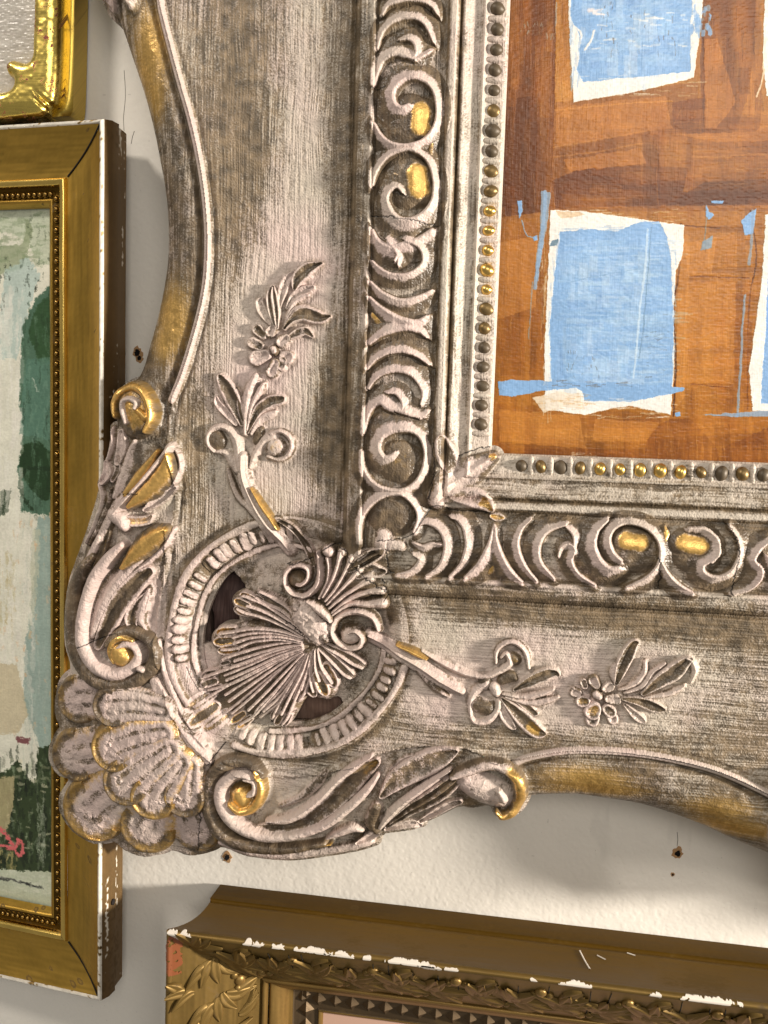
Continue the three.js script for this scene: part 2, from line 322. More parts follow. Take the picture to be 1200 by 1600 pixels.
{
  const st = 0.00085, nu = Math.ceil(UW / st), nv = Math.ceil(VH / st);
  const pick = { left_rail: 0, bottom_rail: 1, left_outer_roll: 2, bottom_outer_roll: 3 };
  for (const [name, id] of [['rail', 0], ['rail', 1], ['outer_roll', 2], ['outer_roll', 3]]) {
    const f = new Float32Array(nu * nv), zz = new Float32Array(nu * nv);
    for (let j = 0; j < nv; j++) for (let i = 0; i < nu; i++) {
      const u = U0 + i * st, v = V0 + j * st, k = j * nu + i, s = sOf(u, v), leg = (US - u) - (VS - v);   // > 0: left leg
      if (s < SG - 0.002) { f[k] = -1; continue; }
      const dc = bil(DC, u, v);
      f[k] = Math.min(s - SG, id & 1 ? -leg : leg, id > 1 ? dc : -dc);
      if (f[k] > -0.003) { f[k] = Math.min(f[k], bil(DE, u, v)); f[k] = Math.min(f[k], -holeIn(u, v)); }
      zz[k] = f[k] > -0.003 ? B(u, v) : 0;
    }
    const [pos, idx] = clipMesh(nu, nv, f, (i, j) => {
      const u = U0 + i * st, v = V0 + j * st;
      return [u, v, zz[j * nu + i] + (fbm(u * 90, v * 90, 31) - 0.5) * 0.0008 + (vn(u * 420, v * 420, 33) - 0.5) * 0.00025];
    }, (z) => (z < 0.0355 || z > 0.0405 && z < 0.0425 ? 0.006 : z - 0.008));
    const uv = [];
    for (let k = 0; k < pos.length; k += 3) { const q = uvOf(pos[k], pos[k + 1]); uv.push(q[0], q[1]); }
    add(frame, name, geom(pos, idx, uv), FINISH);
  }
}
const cordPts = (a, b) => { const o = []; for (let i = 0; i + 1 < a.length; i += 2) o.push(a[i], a[i + 1], b); return o; };
const PALE = [0.02, 0.22];
relief(frame, 'cord', [{ p: cordPts([247, -62, 250, -10, 255, 20, 265, 62, 283, 130, 300, 190, 313, 250, 322, 310, 326, 370, 324, 430, 316, 480, 300, 540, 284, 590, 270, 625], 6), h: 3, k: 'dome', wax: PALE }], { amp: 0.08 });
relief(frame, 'cord', [{ p: cordPts([802, 1192, 830, 1181, 880, 1172, 940, 1171, 1000, 1176, 1060, 1187, 1120, 1203, 1180, 1229, 1215, 1247, 1260, 1272], 6.5), h: 3, k: 'dome', wax: PALE }], { amp: 0.08 });
// ------------------------------------------------------------------ carving on the scroll bands (each scroll, crescent and leaf a piece of its own)
const BROWN = [0.9, 0.85], PINK = [0.1, 0.78], GOLDEN = [0.15, 0.8];
const R = (p, h = 3.2, wax = PINK, k = 'ridge') => ({ p, h: h * 1.5, k: 'wave', asym: [0.95, 3.6], wax });
const wpts = (a, w, taper = 0.5) => { const o = [], n = a.length / 2; for (let i = 0; i < n; i++) { const t = n > 1 ? i / (n - 1) : 0.5; o.push(a[2 * i], a[2 * i + 1], w * (1 - taper * Math.abs(2 * t - 1) ** 2)); } return o; };
const L = bands[0], Bt = bands[1];
const sc = (par, name, ...strokes) => relief(par, name, strokes, { skirt: 2, fillet: 0.8 });
// left leg, from the top
sc(L, 'crescent', R(wpts([597, -4, 610, -16, 635, -22, 660, -18, 678, -4], 6)));
sc(L, 'crescent', R(wpts([599, 27, 608, 12, 628, 5, 652, 3, 674, 12, 684, 26], 6)));
sc(L, 'crescent', R(wpts([591, 80, 599, 53, 618, 35, 643, 30, 665, 41, 678, 69], 6.5)));
sc(L, 'leaf_scroll', R(wpts([587, 136, 590, 118, 600, 97, 618, 86, 634, 90, 652, 96, 674, 84], 8)), R(wpts([626, 66, 640, 64, 650, 72, 652, 86, 646, 94], 6), 3), { p: [612, 116, 20, 650, 106, 16], h: 1.6, k: 'dome', wax: [0.6, 0.5] });
const dome = (x, y, x2, y2, w, h, gold, wax = [0.55, 0.9]) => ({ p: [x, y, w * 1.12, x2, y2, w * 1.12], h: h * 0.95, k: 'dome', wax, gold });
sc(L, 'gilt_boss', { p: [640, 182, 34, 640, 196, 34], h: 2.6, k: 'dome', wax: [0.7, 0.8] }, dome(658, 178, 657, 200, 22, 4.4, [1.2, 0.0], [0.2, 0.9]));
sc(L, 'c_scroll', R([640, 168, 5, 628, 173, 7, 617, 166, 8.5, 614, 150, 8.5, 624, 133, 8.5, 645, 124, 8, 667, 131, 7, 681, 150, 6, 685, 180, 5.5, 678, 206, 5.5, 661, 224, 5.5, 637, 231, 6, 613, 228, 6, 597, 216, 5.5, 586, 197, 4], 4.2));
sc(L, 'gilt_boss', { p: [634, 276, 36, 640, 292, 34], h: 2.6, k: 'dome', wax: [0.65, 0.8] }, dome(652, 274, 655, 296, 24, 4.4, [1.2, 0.0], [0.2, 0.9]), { p: [616, 273, 3, 632, 278, 8, 650, 285, 12], h: 2.4, k: 'dome', wax: [0.3, 0.6], gold: [0.5, 0] });
sc(L, 'c_scroll', R([584, 292, 4, 587, 276, 5.5, 598, 257, 6, 614, 243, 6, 636, 236, 6, 658, 243, 5.5, 673, 260, 5.5, 680, 287, 5.5, 678, 314, 6, 666, 334, 7.5, 646, 347, 9, 625, 346, 9, 611, 332, 8.5, 605, 313, 7.5, 612, 298, 6.5, 623, 295, 5, 630, 303, 3.5], 4.2));
sc(L, 'dart', { p: [676, 223, 3, 673, 236, 7, 674, 250, 3], h: 2.5, k: 'dome', wax: [0.6, 0.8], gold: [0.6, 0] });
sc(L, 'leaf_scroll', R([583, 362, 4, 591, 378, 7, 609, 389, 9, 630, 385, 8, 652, 378, 8, 676, 362, 6], 3), R([608, 379, 6, 615, 386, 7, 622, 399, 5, 618, 409, 3], 3.2), R([636, 378, 5, 655, 386, 6, 663, 400, 5.5, 660, 416, 5, 640, 430, 5.5, 614, 431, 5.5, 596, 423, 5, 583, 410, 3], 3.6), R([625, 398, 4, 624, 408, 4, 623, 416, 2.5], 2.6));
sc(L, 'crescent', R(wpts([580, 442, 599, 460, 626, 471, 652, 467, 676, 455], 6.5)));
sc(L, 'crescent', R([579, 466, 3.5, 598, 484, 6.5, 628, 501, 9, 652, 505, 8, 667, 496, 4], 3.6));
sc(L, 'gilt_spandrel', { p: [585, 492, 9, 597, 506, 10, 627, 512, 4], h: 1.5, k: 'dome', wax: [0.4, 0.7], gold: [0.75, 0.2] });
sc(L, 'crescent', R([579, 538, 4, 598, 523, 7, 631, 513, 9, 654, 517, 7, 668, 528, 3], 3.6));
sc(L, 'crescent', R(wpts([575, 577, 590, 560, 617, 549, 646, 553, 671, 570], 6)));
sc(L, 'crescent', R(wpts([577, 607, 593, 587, 619, 579, 645, 586, 662, 611, 659, 632], 6.5)));
sc(L, 'leaf_scroll', R(wpts([569, 676, 577, 645, 593, 629, 610, 638, 633, 643, 657, 652, 670, 645], 8)), R(wpts([605, 614, 620, 615, 630, 628, 630, 642], 5.5), 3), { p: [600, 664, 18, 640, 656, 14], h: 1.6, k: 'dome', wax: [0.6, 0.5] });
sc(L, 'boss', { p: [624, 722, 34, 632, 728, 34], h: 3.4, k: 'dome', wax: [0.75, 0.85], gold: [0.3, 0] });
sc(L, 'c_scroll', R([619, 707, 4, 610, 714, 6, 599, 713, 8, 592, 700, 9, 597, 683, 9, 616, 672, 8.5, 642, 672, 7.5, 659, 684, 6, 666, 708, 5.5, 662, 734, 5.5, 648, 756, 5.5, 627, 766, 6, 601, 763, 6, 581, 751, 5.5, 569, 730, 5, 567, 706, 3.5], 4.2));
sc(L, 'boss', { p: [604, 802, 32, 620, 806, 32], h: 3, k: 'dome', wax: [0.8, 0.85] });
sc(L, 'c_scroll', R([564, 852, 4, 564, 816, 5.5, 578, 790, 6, 600, 774, 6, 628, 771, 6, 649, 789, 5.5, 655, 808, 5, 648, 830, 4], 4.2));
sc(L, 'heart_boss', { p: [600, 836, 13, 596, 856, 12], h: 4.5, k: 'round', wax: [0.05, 0.5] }, { p: [612, 850, 12, 626, 852, 10], h: 4, k: 'round', wax: [0.05, 0.5] });
// bottom leg, from the corner
sc(Bt, 'leaf_scroll', R(wpts([647, 866, 657, 873, 652, 884, 640, 893, 622, 896], 6)), R(wpts([647, 847, 662, 853, 676, 849, 690, 850], 5), 3), R(wpts([652, 822, 664, 816, 680, 820, 693, 834, 697, 858, 687, 884, 667, 899], 6.5)));
sc(Bt, 'crescent', R(wpts([706, 808, 717, 812, 727, 827, 730, 853, 721, 880, 703, 900], 6.5)));
sc(Bt, 'crescent', R([771, 824, 3.5, 764, 851, 6, 748, 882, 7.5, 727, 901, 4], 3.6));
sc(Bt, 'gilt_spandrel', { p: [766, 852, 3, 765, 872, 9, 764, 890, 12], h: 1.4, k: 'dome', wax: [0.4, 0.6], gold: [0.75, 0.3] });
sc(Bt, 'crescent', R([774, 824, 3.5, 776, 845, 5.5, 784, 868, 6.5, 798, 892, 6.5, 815, 908, 3.5], 3.6));
sc(Bt, 'crescent', R(wpts([829, 811, 814, 827, 808, 852, 819, 883, 838, 906], 6)));
sc(Bt, 'crescent', R(wpts([884, 819, 855, 829, 841, 852, 844, 878, 865, 903], 7)));
sc(Bt, 'leaf_scroll', R(wpts([872, 868, 876, 854, 888, 849, 898, 858, 892, 876, 903, 896, 929, 913], 6)), R(wpts([884, 822, 896, 834, 897, 850], 6), 3), { p: [908, 868, 12, 922, 886, 14], h: 1.6, k: 'dome', wax: [0.7, 0.6] });
sc(Bt, 'c_scroll', R([948, 812, 4, 932, 828, 7, 927, 852, 8.5, 937, 876, 9, 952, 888, 8.5, 966, 886, 6], 3.8));
sc(Bt, 'gilt_boss', { p: [985, 860, 36, 996, 862, 36], h: 2.6, k: 'dome', wax: [0.65, 0.8] }, dome(978, 844, 998, 847, 21, 4.4, [1.2, 0.0], [0.2, 0.9]));
sc(Bt, 'c_scroll', R([969, 875, 5, 956, 862, 6.5, 950, 842, 6.5, 957, 825, 6, 974, 816, 5.5, 996, 818, 5.5, 1017, 830, 5.5, 1030, 851, 5.5, 1028, 879, 6, 1008, 902, 6, 978, 916, 4], 4.2));
sc(Bt, 'gilt_boss', { p: [1082, 862, 36, 1092, 864, 36], h: 2.6, k: 'dome', wax: [0.65, 0.8] }, dome(1068, 848, 1092, 853, 21, 4.4, [1.2, 0.0], [0.2, 0.9]));
sc(Bt, 'c_scroll', R([1074, 825, 4, 1098, 826, 6, 1117, 840, 7, 1121, 860, 7.5, 1112, 874, 7.5, 1097, 881, 7, 1097, 893, 7, 1115, 901, 6.5, 1138, 893, 6, 1152, 868, 5.5, 1151, 842, 5, 1137, 822, 3.5], 4.2));
sc(Bt, 'crescent', R([1032, 878, 4, 1045, 900, 6, 1062, 915, 6, 1080, 925, 3.5], 4));
sc(Bt, 'dart', { p: [1038, 822, 3, 1040, 834, 7, 1038, 846, 3], h: 2.5, k: 'dome', wax: [0.4, 0.8], gold: [0.8, 0] });
sc(Bt, 'leaf_scroll', R(wpts([1140, 927, 1166, 921, 1184, 906, 1188, 888, 1176, 874, 1186, 856, 1204, 844, 1222, 850], 6.5)), R(wpts([1196, 868, 1204, 880, 1222, 900, 1240, 915], 6)));
for (const dx of [0, 34, 68]) sc(Bt, 'crescent', R(wpts([1234 + dx, 822, 1250 + dx, 838, 1256 + dx, 868, 1246 + dx, 900, 1230 + dx, 925], 6.5)));
for (const dy of [0, 30]) sc(L, 'crescent', R(wpts([596, -42 - dy, 612, -54 - dy, 637, -58 - dy, 660, -54 - dy, 680, -40 - dy], 6)));

// beads along the sight edge, each in its socket
const beadMat = [0, 1, 2].map((i) => new THREE.MeshStandardMaterial({ color: new THREE.Color().setRGB(...[[0.085, 0.062, 0.036], [0.20, 0.135, 0.055], [0.72, 0.49, 0.15]][i]), roughness: [0.5, 0.42, 0.3][i], metalness: [0.15, 0.7, 1][i] }));
const beadGeo = [0, 1, 2].map((k) => { const g = new THREE.SphereGeometry(1, 18, 12), p = g.attributes.position; for (let i = 0; i < p.count; i++) { const n = 1 + (fbm(p.getX(i) * 1.3 + k * 9, p.getY(i) * 1.3 + p.getZ(i), 5) - 0.5) * 0.16; p.setXYZ(i, p.getX(i) * n, p.getY(i) * n, p.getZ(i) * n); } g.computeVertexNormals(); return g; });
{
  const r = rng(5), s = (KN[1][0] + KN[2][0]) / 2 + 0.0004, a = P(784, 13, 0.038), b = P(754, 663, 0.038), pitch = (a[1] - b[1]) / 21, c = P(815, 724, 0.038), d = P(1193, 741, 0.038), pb = (d[0] - c[0]) / 12;
  const put = (leg, t, tone) => {
    const u = leg ? t : US - s + (r() - 0.5) * 0.0005, v = leg ? VS - s + (r() - 0.5) * 0.0005 : t;
    const m = add(courses[leg], 'bead', beadGeo[(r() * 3) | 0], beadMat[tone]);
    const k = 0.0041 * (0.9 + r() * 0.2); m.position.set(u, v, profileZ(s) - 0.0004); m.scale.set(k * (leg ? 0.92 : 1.05) * (0.93 + 0.14 * r()), k * (leg ? 1.05 : 0.92) * (0.93 + 0.14 * r()), k * (r() < 0.15 ? 0.6 : 0.95)); m.rotation.z = (r() - 0.5) * 0.7;
  };
  for (let i = -4; i < 22; i++) { const t = a[1] - i * pitch; if (t < VEND) put(0, t, i >= 10 && i <= 14 ? 2 : i === 9 || i === 15 || i === 8 || r() < 0.14 ? 1 : 0); }  // brighter gold tones mid-row: the lamp glint on gilded beads, put into the colour
  for (let i = 0; i < 17; i++) { const t = c[0] + i * pb; if (t < UEND) put(1, t, i >= 4 && i <= 8 ? 2 : i === 3 || i === 9 || i === 11 || r() < 0.14 ? 1 : 0); }  // same glint painted by tone along the bottom row
  // raised webs between the beads: the socketed edge
  for (const leg of [0, 1]) for (let i = leg ? 0 : -4; i < (leg ? 17 : 22); i++) {
    const t = leg ? c[0] + (i + 0.5) * pb : a[1] - (i + 0.5) * pitch; if (t > (leg ? UEND : VEND)) continue;
    const g = new THREE.SphereGeometry(1, 12, 8), p = g.attributes.position, uv = g.attributes.uv;
    const u = leg ? t : US - s, v = leg ? VS - s : t, sx = leg ? 0.0022 : 0.0066, sy = leg ? 0.0066 : 0.0022;
    for (let q = 0; q < p.count; q++) { p.setXYZ(q, u + p.getX(q) * sx, v + p.getY(q) * sy, profileZ(s) - 0.0004 + p.getZ(q) * 0.0026); const w = uvOf(p.getX(q), p.getY(q)); uv.setXY(q, w[0], w[1]); }
    g.computeVertexNormals(); add(courses[leg], 'web', g, FINISH);
  }
}

// the leaf bud that covers the inner mitre
{
  const bud = relief(frame, 'corner_leaf', [
    { p: [680, 776, 14, 706, 756, 27, 732, 738, 25, 754, 724, 17, 770, 714, 11], h: 6, k: 'rib', wax: [0.3, 0.6] },
    { p: [768, 714, 9, 771, 713, 9], h: 6, k: 'round', wax: [0.3, 0.6], gold: [0.9, 0.1] }], { skirt: 6, amp: 0.6 });
  relief(frame, 'petal', [{ p: [708, 740, 9, 700, 714, 17, 691, 694, 12, 689, 684, 5], h: 4, k: 'leaf', wax: [0.8, 0.2] }], { skirt: 5 });
  relief(frame, 'petal', [{ p: [708, 772, 9, 738, 776, 16, 758, 787, 12, 767, 796, 6], h: 4.5, k: 'leaf', wax: [0.4, 0.2], gold: [0.8, 0], goldAt: [0.45, 1.1] }], { skirt: 5 });
  relief(frame, 'petal', [{ p: [768, 806, 4, 777, 808, 7, 786, 809, 3], h: 2.5, k: 'leaf', wax: [0.3, 0.3], gold: [0.8, 0] }], { skirt: 3 });
  relief(frame, 'knob', [{ p: [680, 785, 12, 684, 786, 12], h: 4.5, k: 'round', wax: [0.15, 0.6] }], { skirt: 4 });
}

// ------------------------------------------------------------------ leafy sprays on the rails
const HOLLOW = [0.92, 0.15], CLEAN = [0.05, 0.3];
const leafS = (p, h = 3.6, wax = [0.3, 0.2], k = 'leaf', extra = {}) => ({ p, h, k, wax, ...extra });
{
  const sp = relief(frame, 'spray_stem', [
    { p: [382, 712, 8, 384, 748, 11, 404, 795, 13, 430, 830, 14, 456, 858, 11], h: 9, k: 'rib', wax: [0.06, 0.4] },
    { p: [397, 762, 2.5, 412, 788, 4.5, 426, 808, 4.5, 438, 826, 3], h: 9.4, k: 'round', wax: [0.3, 0.8], gold: [1, 0.5] },
    { p: [358, 732, 2, 364, 752, 5, 374, 776, 6, 392, 795, 6, 408, 818, 5, 424, 846, 3], h: 5, k: 'ridge', wax: [0.25, 0.8] }], { skirt: 4 });
  relief(sp, 'sheath', [{ p: [438, 812, 3, 456, 822, 6, 472, 838, 7, 486, 860, 8, 492, 880, 5], h: 6.5, k: 'leaf', wax: [0.8, 0.35] }], { skirt: 4 });
  const f = relief(frame, 'spray_scroll', [
    { p: [338, 686, 15, 341, 690, 14], h: 4.6, k: 'dome', wax: [0.9, 0.7], gold: [0.15, 0] },
    { p: [377, 738, 5, 375, 715, 8, 374, 696, 9, 366, 678, 8, 352, 668, 6, 337, 669, 5, 328, 680, 4.5, 328, 695, 4, 336, 705, 3], h: 5, k: 'ridge', wax: CLEAN },
    { p: [338, 706, 2, 354, 708, 6, 364, 722, 7, 372, 736, 5], h: 3.4, k: 'ridge', wax: CLEAN }]);
  relief(frame, 'spray_scroll', [
    { p: [393, 730, 4, 402, 708, 7, 414, 690, 8, 428, 682, 10], h: 4, k: 'ridge', wax: CLEAN },
    { p: [430, 699, 15, 434, 698, 15], h: 5.4, k: 'dome', wax: [0.15, 0.5], gold: [0.3, 0.1] },
    { p: [424, 678, 4, 440, 674, 5, 454, 683, 6, 458, 699, 5.5, 450, 713, 5, 436, 718, 4, 420, 713, 3], h: 5, k: 'ridge', wax: [0.2, 0.6] }]);
  const lf = (name, p, h, wax, k) => relief(frame, name, [leafS(p, h, wax, k)], { amp: 0.5 });
  lf('spray_leaf', [380, 662, 5, 370, 634, 12, 358, 610, 13, 347, 592, 7, 345, 588, 3], 4.6, HOLLOW);
  lf('spray_leaf', [370, 662, 4, 352, 642, 7, 342, 630, 6, 340, 622, 3], 3.4, [0.3, 0.2]);
  lf('spray_leaf', [383, 660, 4, 378, 640, 6, 376, 618, 5, 372, 606, 2], 3.6, HOLLOW);
  lf('spray_frond', [385, 678, 4, 386, 640, 8, 392, 610, 9, 401, 588, 6], 4.4, [0.1, 0.4], 'ridge');
  lf('spray_frond', [388, 672, 3, 396, 634, 5, 408, 610, 6, 414, 600, 3], 3.8, [0.1, 0.5], 'ridge');
  lf('spray_frond', [389, 675, 3, 404, 643, 8, 424, 628, 10, 440, 625, 8, 444, 622, 3], 4.4, HOLLOW);
  lf('spray_frond', [394, 678, 3, 408, 655, 7, 424, 648, 7, 432, 643, 3], 3.4, [0.1, 0.4], 'ridge');
  lf('bract', [402, 690, 6, 406, 676, 8, 409, 671, 5], 2.6, [0.9, 0.8], 'dome');
  // the blossom above
  for (const [x, y, x2, y2, w, h, wax] of [[442, 534, 448, 530, 10, 5, [0.15, 0.5]], [424, 520, 428, 514, 9, 4.6, [0.1, 0.6]], [404, 516, 412, 524, 9, 4, [0.8, 0.3]], [396, 536, 408, 542, 9, 4.2, [0.5, 0.3]], [402, 560, 416, 556, 12, 4.6, [0.35, 0.2]], [448, 560, 452, 558, 12, 4.2, [0.15, 0.4]], [426, 582, 432, 568, 10, 4.6, [0.25, 0.6]], [441, 572, 444, 564, 8, 4.2, [0.5, 0.3]]])
    relief(frame, 'petal', [{ p: [x, y, w, x2, y2, w * 0.8], h, k: 'leaf', wax }], { amp: 0.5 });
  relief(frame, 'blossom_eye', [{ p: [429, 546, 7, 431, 550, 7], h: 6, k: 'round', wax: [0.3, 0.8] }]);
  lf('spray_leaf', [462, 452, 4, 466, 438, 10, 478, 425, 12, 490, 418, 8, 504, 413, 2.5], 5, HOLLOW);
  lf('spray_leaf', [438, 480, 3, 443, 455, 8, 450, 438, 8, 460, 427, 3], 3.8, [0.35, 0.2]);
  lf('spray_leaf', [450, 482, 3, 460, 465, 7, 474, 456, 8, 490, 450, 4], 3.6, [0.3, 0.2]);
  lf('spray_leaf', [446, 514, 3, 458, 500, 6, 474, 491, 12, 492, 495, 12, 504, 498, 8, 517, 495, 2.5], 5, HOLLOW);
  lf('spray_frond', [446, 508, 2.5, 456, 490, 5, 470, 481, 5.5, 488, 483, 3], 3.4, [0.15, 0.5], 'ridge');
  lf('spray_frond', [448, 500, 2.5, 458, 478, 5, 472, 466, 5, 484, 462, 3], 3.2, [0.15, 0.5], 'ridge');
  lf('spray_leaf', [450, 530, 3, 464, 522, 7, 478, 518, 7, 489, 526, 3], 3.6, [0.6, 0.2]);
  lf('spray_leaf', [434, 512, 4, 430, 488, 11, 427, 466, 11, 428, 450, 4], 4.8, [0.3, 0.15], 'flute2');
  lf('spray_leaf', [424, 506, 4, 412, 488, 8, 407, 474, 7, 411, 468, 3], 3.8, [0.35, 0.2]);
}
{
  const sp = relief(frame, 'spray_stem', [
    { p: [578, 990, 11, 615, 1012, 13, 655, 1037, 13, 692, 1062, 12, 722, 1078, 6], h: 9, k: 'rib', wax: [0.06, 0.4] },
    { p: [622, 1004, 3, 640, 1012, 5.5, 656, 1020, 5.5, 668, 1026, 3], h: 9.6, k: 'round', wax: [0.3, 0.8], gold: [1, 0.5] },
    { p: [648, 1042, 3, 668, 1062, 6, 684, 1076, 6, 700, 1086, 3], h: 4.4, k: 'ridge', wax: [0.5, 0.8] }], { skirt: 4 });
  relief(frame, 'spray_scroll', [
    { p: [802, 1028, 10, 805, 1030, 10], h: 3.6, k: 'dome', wax: [0.8, 0.8], gold: [0.4, 0] },
    { p: [660, 1016, 2.5, 696, 1037, 5, 731, 1052, 5.5, 760, 1055, 5.5, 782, 1046, 6, 797, 1035, 6, 791, 1020, 4.5, 783, 1026, 2.5], h: 4.6, k: 'ridge', wax: CLEAN },
    { p: [775, 1034, 3, 777, 1014, 5, 792, 1002, 5.5, 809, 1005, 6, 822, 1020, 6, 826, 1042, 4], h: 4.8, k: 'ridge', wax: [0.1, 0.6] }]);
  relief(frame, 'spray_scroll', [
    { p: [748, 1100, 12, 762, 1104, 14], h: 4.6, k: 'dome', wax: [0.85, 0.5] },
    { p: [737, 1120, 4, 744, 1127, 5, 762, 1124, 6.5, 776, 1110, 7, 780, 1094, 6], h: 4.6, k: 'ridge', wax: CLEAN },
    { p: [736, 1118, 3, 735, 1098, 6, 742, 1080, 8, 760, 1068, 9], h: 3.6, k: 'ridge', wax: [0.15, 0.5] }]);
  relief(frame, 'bract', [{ p: [776, 1080, 8, 772, 1072, 9], h: 4.6, k: 'round', wax: CLEAN }, { p: [756, 1064, 10, 764, 1070, 9], h: 2.6, k: 'dome', wax: [0.95, 0.85] }]);
  relief(frame, 'bract', [{ p: [784, 1062, 8, 796, 1056, 10, 806, 1060, 4], h: 2.6, k: 'dome', wax: [0.75, 0.8] }]);
  const lf = (name, p, h, wax, k, extra) => relief(frame, name, [leafS(p, h, wax, k, extra)], { amp: 0.5 });
  lf('spray_leaf', [804, 1076, 3, 830, 1062, 10, 852, 1052, 11, 866, 1050, 7, 872, 1053, 3], 4.8, HOLLOW);
  lf('spray_frond', [786, 1083, 3, 818, 1088, 6, 844, 1083, 6, 864, 1076, 3], 3.8, [0.08, 0.45], 'ridge');
  lf('spray_frond', [790, 1088, 3, 826, 1097, 6, 852, 1094, 7, 872, 1088, 3], 3.6, [0.12, 0.5], 'ridge');
  lf('spray_leaf', [785, 1090, 3, 800, 1104, 9, 820, 1124, 14, 838, 1140, 12, 850, 1144, 4], 5.2, [0.85, 0.12], 'leaf', { gold: [0.8, 0], goldAt: [0.5, 0.9] });
  lf('spray_leaf', [782, 1094, 3, 787, 1113, 8, 796, 1128, 8, 804, 1136, 3], 4, [0.35, 0.2]);
  lf('spray_leaf', [808, 1094, 3, 824, 1104, 7, 834, 1112, 6, 838, 1114, 3], 3.4, [0.75, 0.3]);
  for (const [x, y, x2, y2, w, h, wax, gold] of [[911, 1064, 913, 1070, 7, 4, [0.55, 0.5]], [926, 1062, 930, 1068, 10, 4.4, [0.3, 0.7]], [952, 1071, 946, 1074, 9, 4.4, [0.15, 0.5]], [962, 1092, 950, 1090, 9, 4.2, [0.3, 0.5]], [908, 1094, 914, 1094, 10, 4.8, [0.7, 0.2], [0.4, 0]], [925, 1110, 928, 1106, 14, 5.4, [0.5, 0.2], [0.6, 0]], [953, 1111, 948, 1106, 10, 4.4, [0.6, 0.2], [0.3, 0]], [897, 1080, 903, 1082, 8, 4, [0.3, 0.5]], [925, 1124, 928, 1120, 11, 3, [0.6, 0.2]], [957, 1122, 954, 1118, 9, 3, [0.4, 0.2]]])
    relief(frame, 'petal', [{ p: [x, y, w, x2, y2, w * 0.85], h, k: 'leaf', wax, gold }], { amp: 0.5 });
  relief(frame, 'blossom_eye', [{ p: [930, 1083, 8, 935, 1086, 7], h: 6.4, k: 'round', wax: [0.1, 0.7] }]);
  lf('spray_leaf', [962, 1066, 4, 970, 1042, 11, 980, 1020, 12, 989, 1005, 8, 995, 1002, 3], 5.2, HOLLOW, 'leaf', { gold: [0.3, 0], goldAt: [0.4, 0.9] });
  lf('spray_frond', [960, 1066, 3, 958, 1050, 7, 960, 1038, 4], 3.4, [0.3, 0.4], 'ridge');
  lf('spray_frond', [966, 1076, 2.5, 990, 1068, 6, 1005, 1051, 6.5, 1007, 1032, 4], 3.8, [0.1, 0.45], 'ridge');
  lf('spray_frond', [974, 1081, 2.5, 1003, 1071, 6, 1019, 1049, 6, 1038, 1035, 3], 3.6, [0.15, 0.5], 'ridge');
  lf('spray_leaf', [1004, 1082, 4, 1030, 1062, 12, 1052, 1048, 15, 1068, 1034, 10, 1078, 1028, 4], 5.2, [0.9, 0.15]);
  lf('spray_frond', [1066, 1026, 3, 1078, 1030, 6, 1085, 1046, 6, 1078, 1064, 3], 4, CLEAN, 'ridge');
  lf('spray_frond', [1006, 1088, 2.5, 1038, 1084, 6, 1058, 1076, 5.5, 1068, 1070, 2.5], 3.6, [0.15, 0.5], 'ridge');
  lf('spray_leaf', [972, 1090, 3, 998, 1094, 8, 1020, 1102, 10, 1036, 1107, 4], 4.2, HOLLOW);
  lf('spray_leaf', [976, 1100, 3, 990, 1114, 7, 1000, 1122, 7, 1006, 1126, 3], 3.6, [0.4, 0.2]);
}

// ------------------------------------------------------------------ corner medallion: ring, gadroons, palmette, volutes
const ringPts = (r, a0, a1, w) => { const o = []; for (let i = 0; i <= 14; i++) { const a = mix(a0, a1, i / 14) * Math.PI / 180; const rr = r + 2.4 * Math.sin(a * 3 + 1) + 1.6 * Math.sin(a * 7); o.push(450 + rr * Math.cos(a), 997 + rr * Math.sin(a) * 0.985, w * (1 + 0.18 * Math.sin(a * 9))); } return o; };
relief(frame, 'medallion_rim', [{ p: ringPts(186, 146, 266, 7), h: 4.2, k: 'round', wax: [0.05, 0.6] }], { skirt: 4 });
relief(frame, 'medallion_rim', [{ p: ringPts(184, 14, 116, 7.5), h: 4.2, k: 'round', wax: [0.05, 0.6] }], { skirt: 4 });
relief(frame, 'medallion_lip', [{ p: ringPts(146, 150, 285, 5), h: 2.4, k: 'round', wax: [0.15, 0.6] }], { skirt: 4, lift: 1 });
relief(frame, 'medallion_lip', [{ p: ringPts(148, 5, 100, 5), h: 2.4, k: 'round', wax: [0.15, 0.6] }], { skirt: 4, lift: 1 });
{
  const r = rng(12);
  for (let a = 170; a < 276; a += 5.1) gad(a, 167, a < 193 ? 1 : 0);
  for (let a = 12; a < 118; a += 5.1) gad(a, 166, r() < 0.2 ? 1 : 0);
  
  function gad(a, rad, bead) {
    if (!bead && r() < 0.08) return;                                 // broken out
    a += (r() - 0.5) * 1.2; rad += (r() - 0.5) * 4;
    const t = a * Math.PI / 180, c = Math.cos(t), s = Math.sin(t) * 0.985, l = bead ? 4 : 5 + 4 * r(), w = (bead ? 8 : 7) * (0.8 + 0.35 * r());
    relief(frame, bead ? 'pearl' : 'gadroon', [{ p: [450 + (rad - l) * c, 997 + (rad - l) * s, w, 450 + (rad + l) * c, 997 + (rad + l) * s, w * 0.95], h: (bead ? 4.2 : 2.4) * (0.8 + 0.4 * r()), k: 'round', wax: r() < 0.2 ? [0.35, 0.7] : [0.05, 0.45] }], { skirt: 2.5, lift: 1.4, amp: 0.8 });
  }
}
const Z0 = { z0: 41, skirt: 12, amp: 0.6 };
const pal = (name, p, h, wax, k = 'flute', x = {}) => relief(frame, name, [{ p, h, k, wax, ...x }], { ...Z0, z0: Z0.z0 + (x.dz ?? 0) });
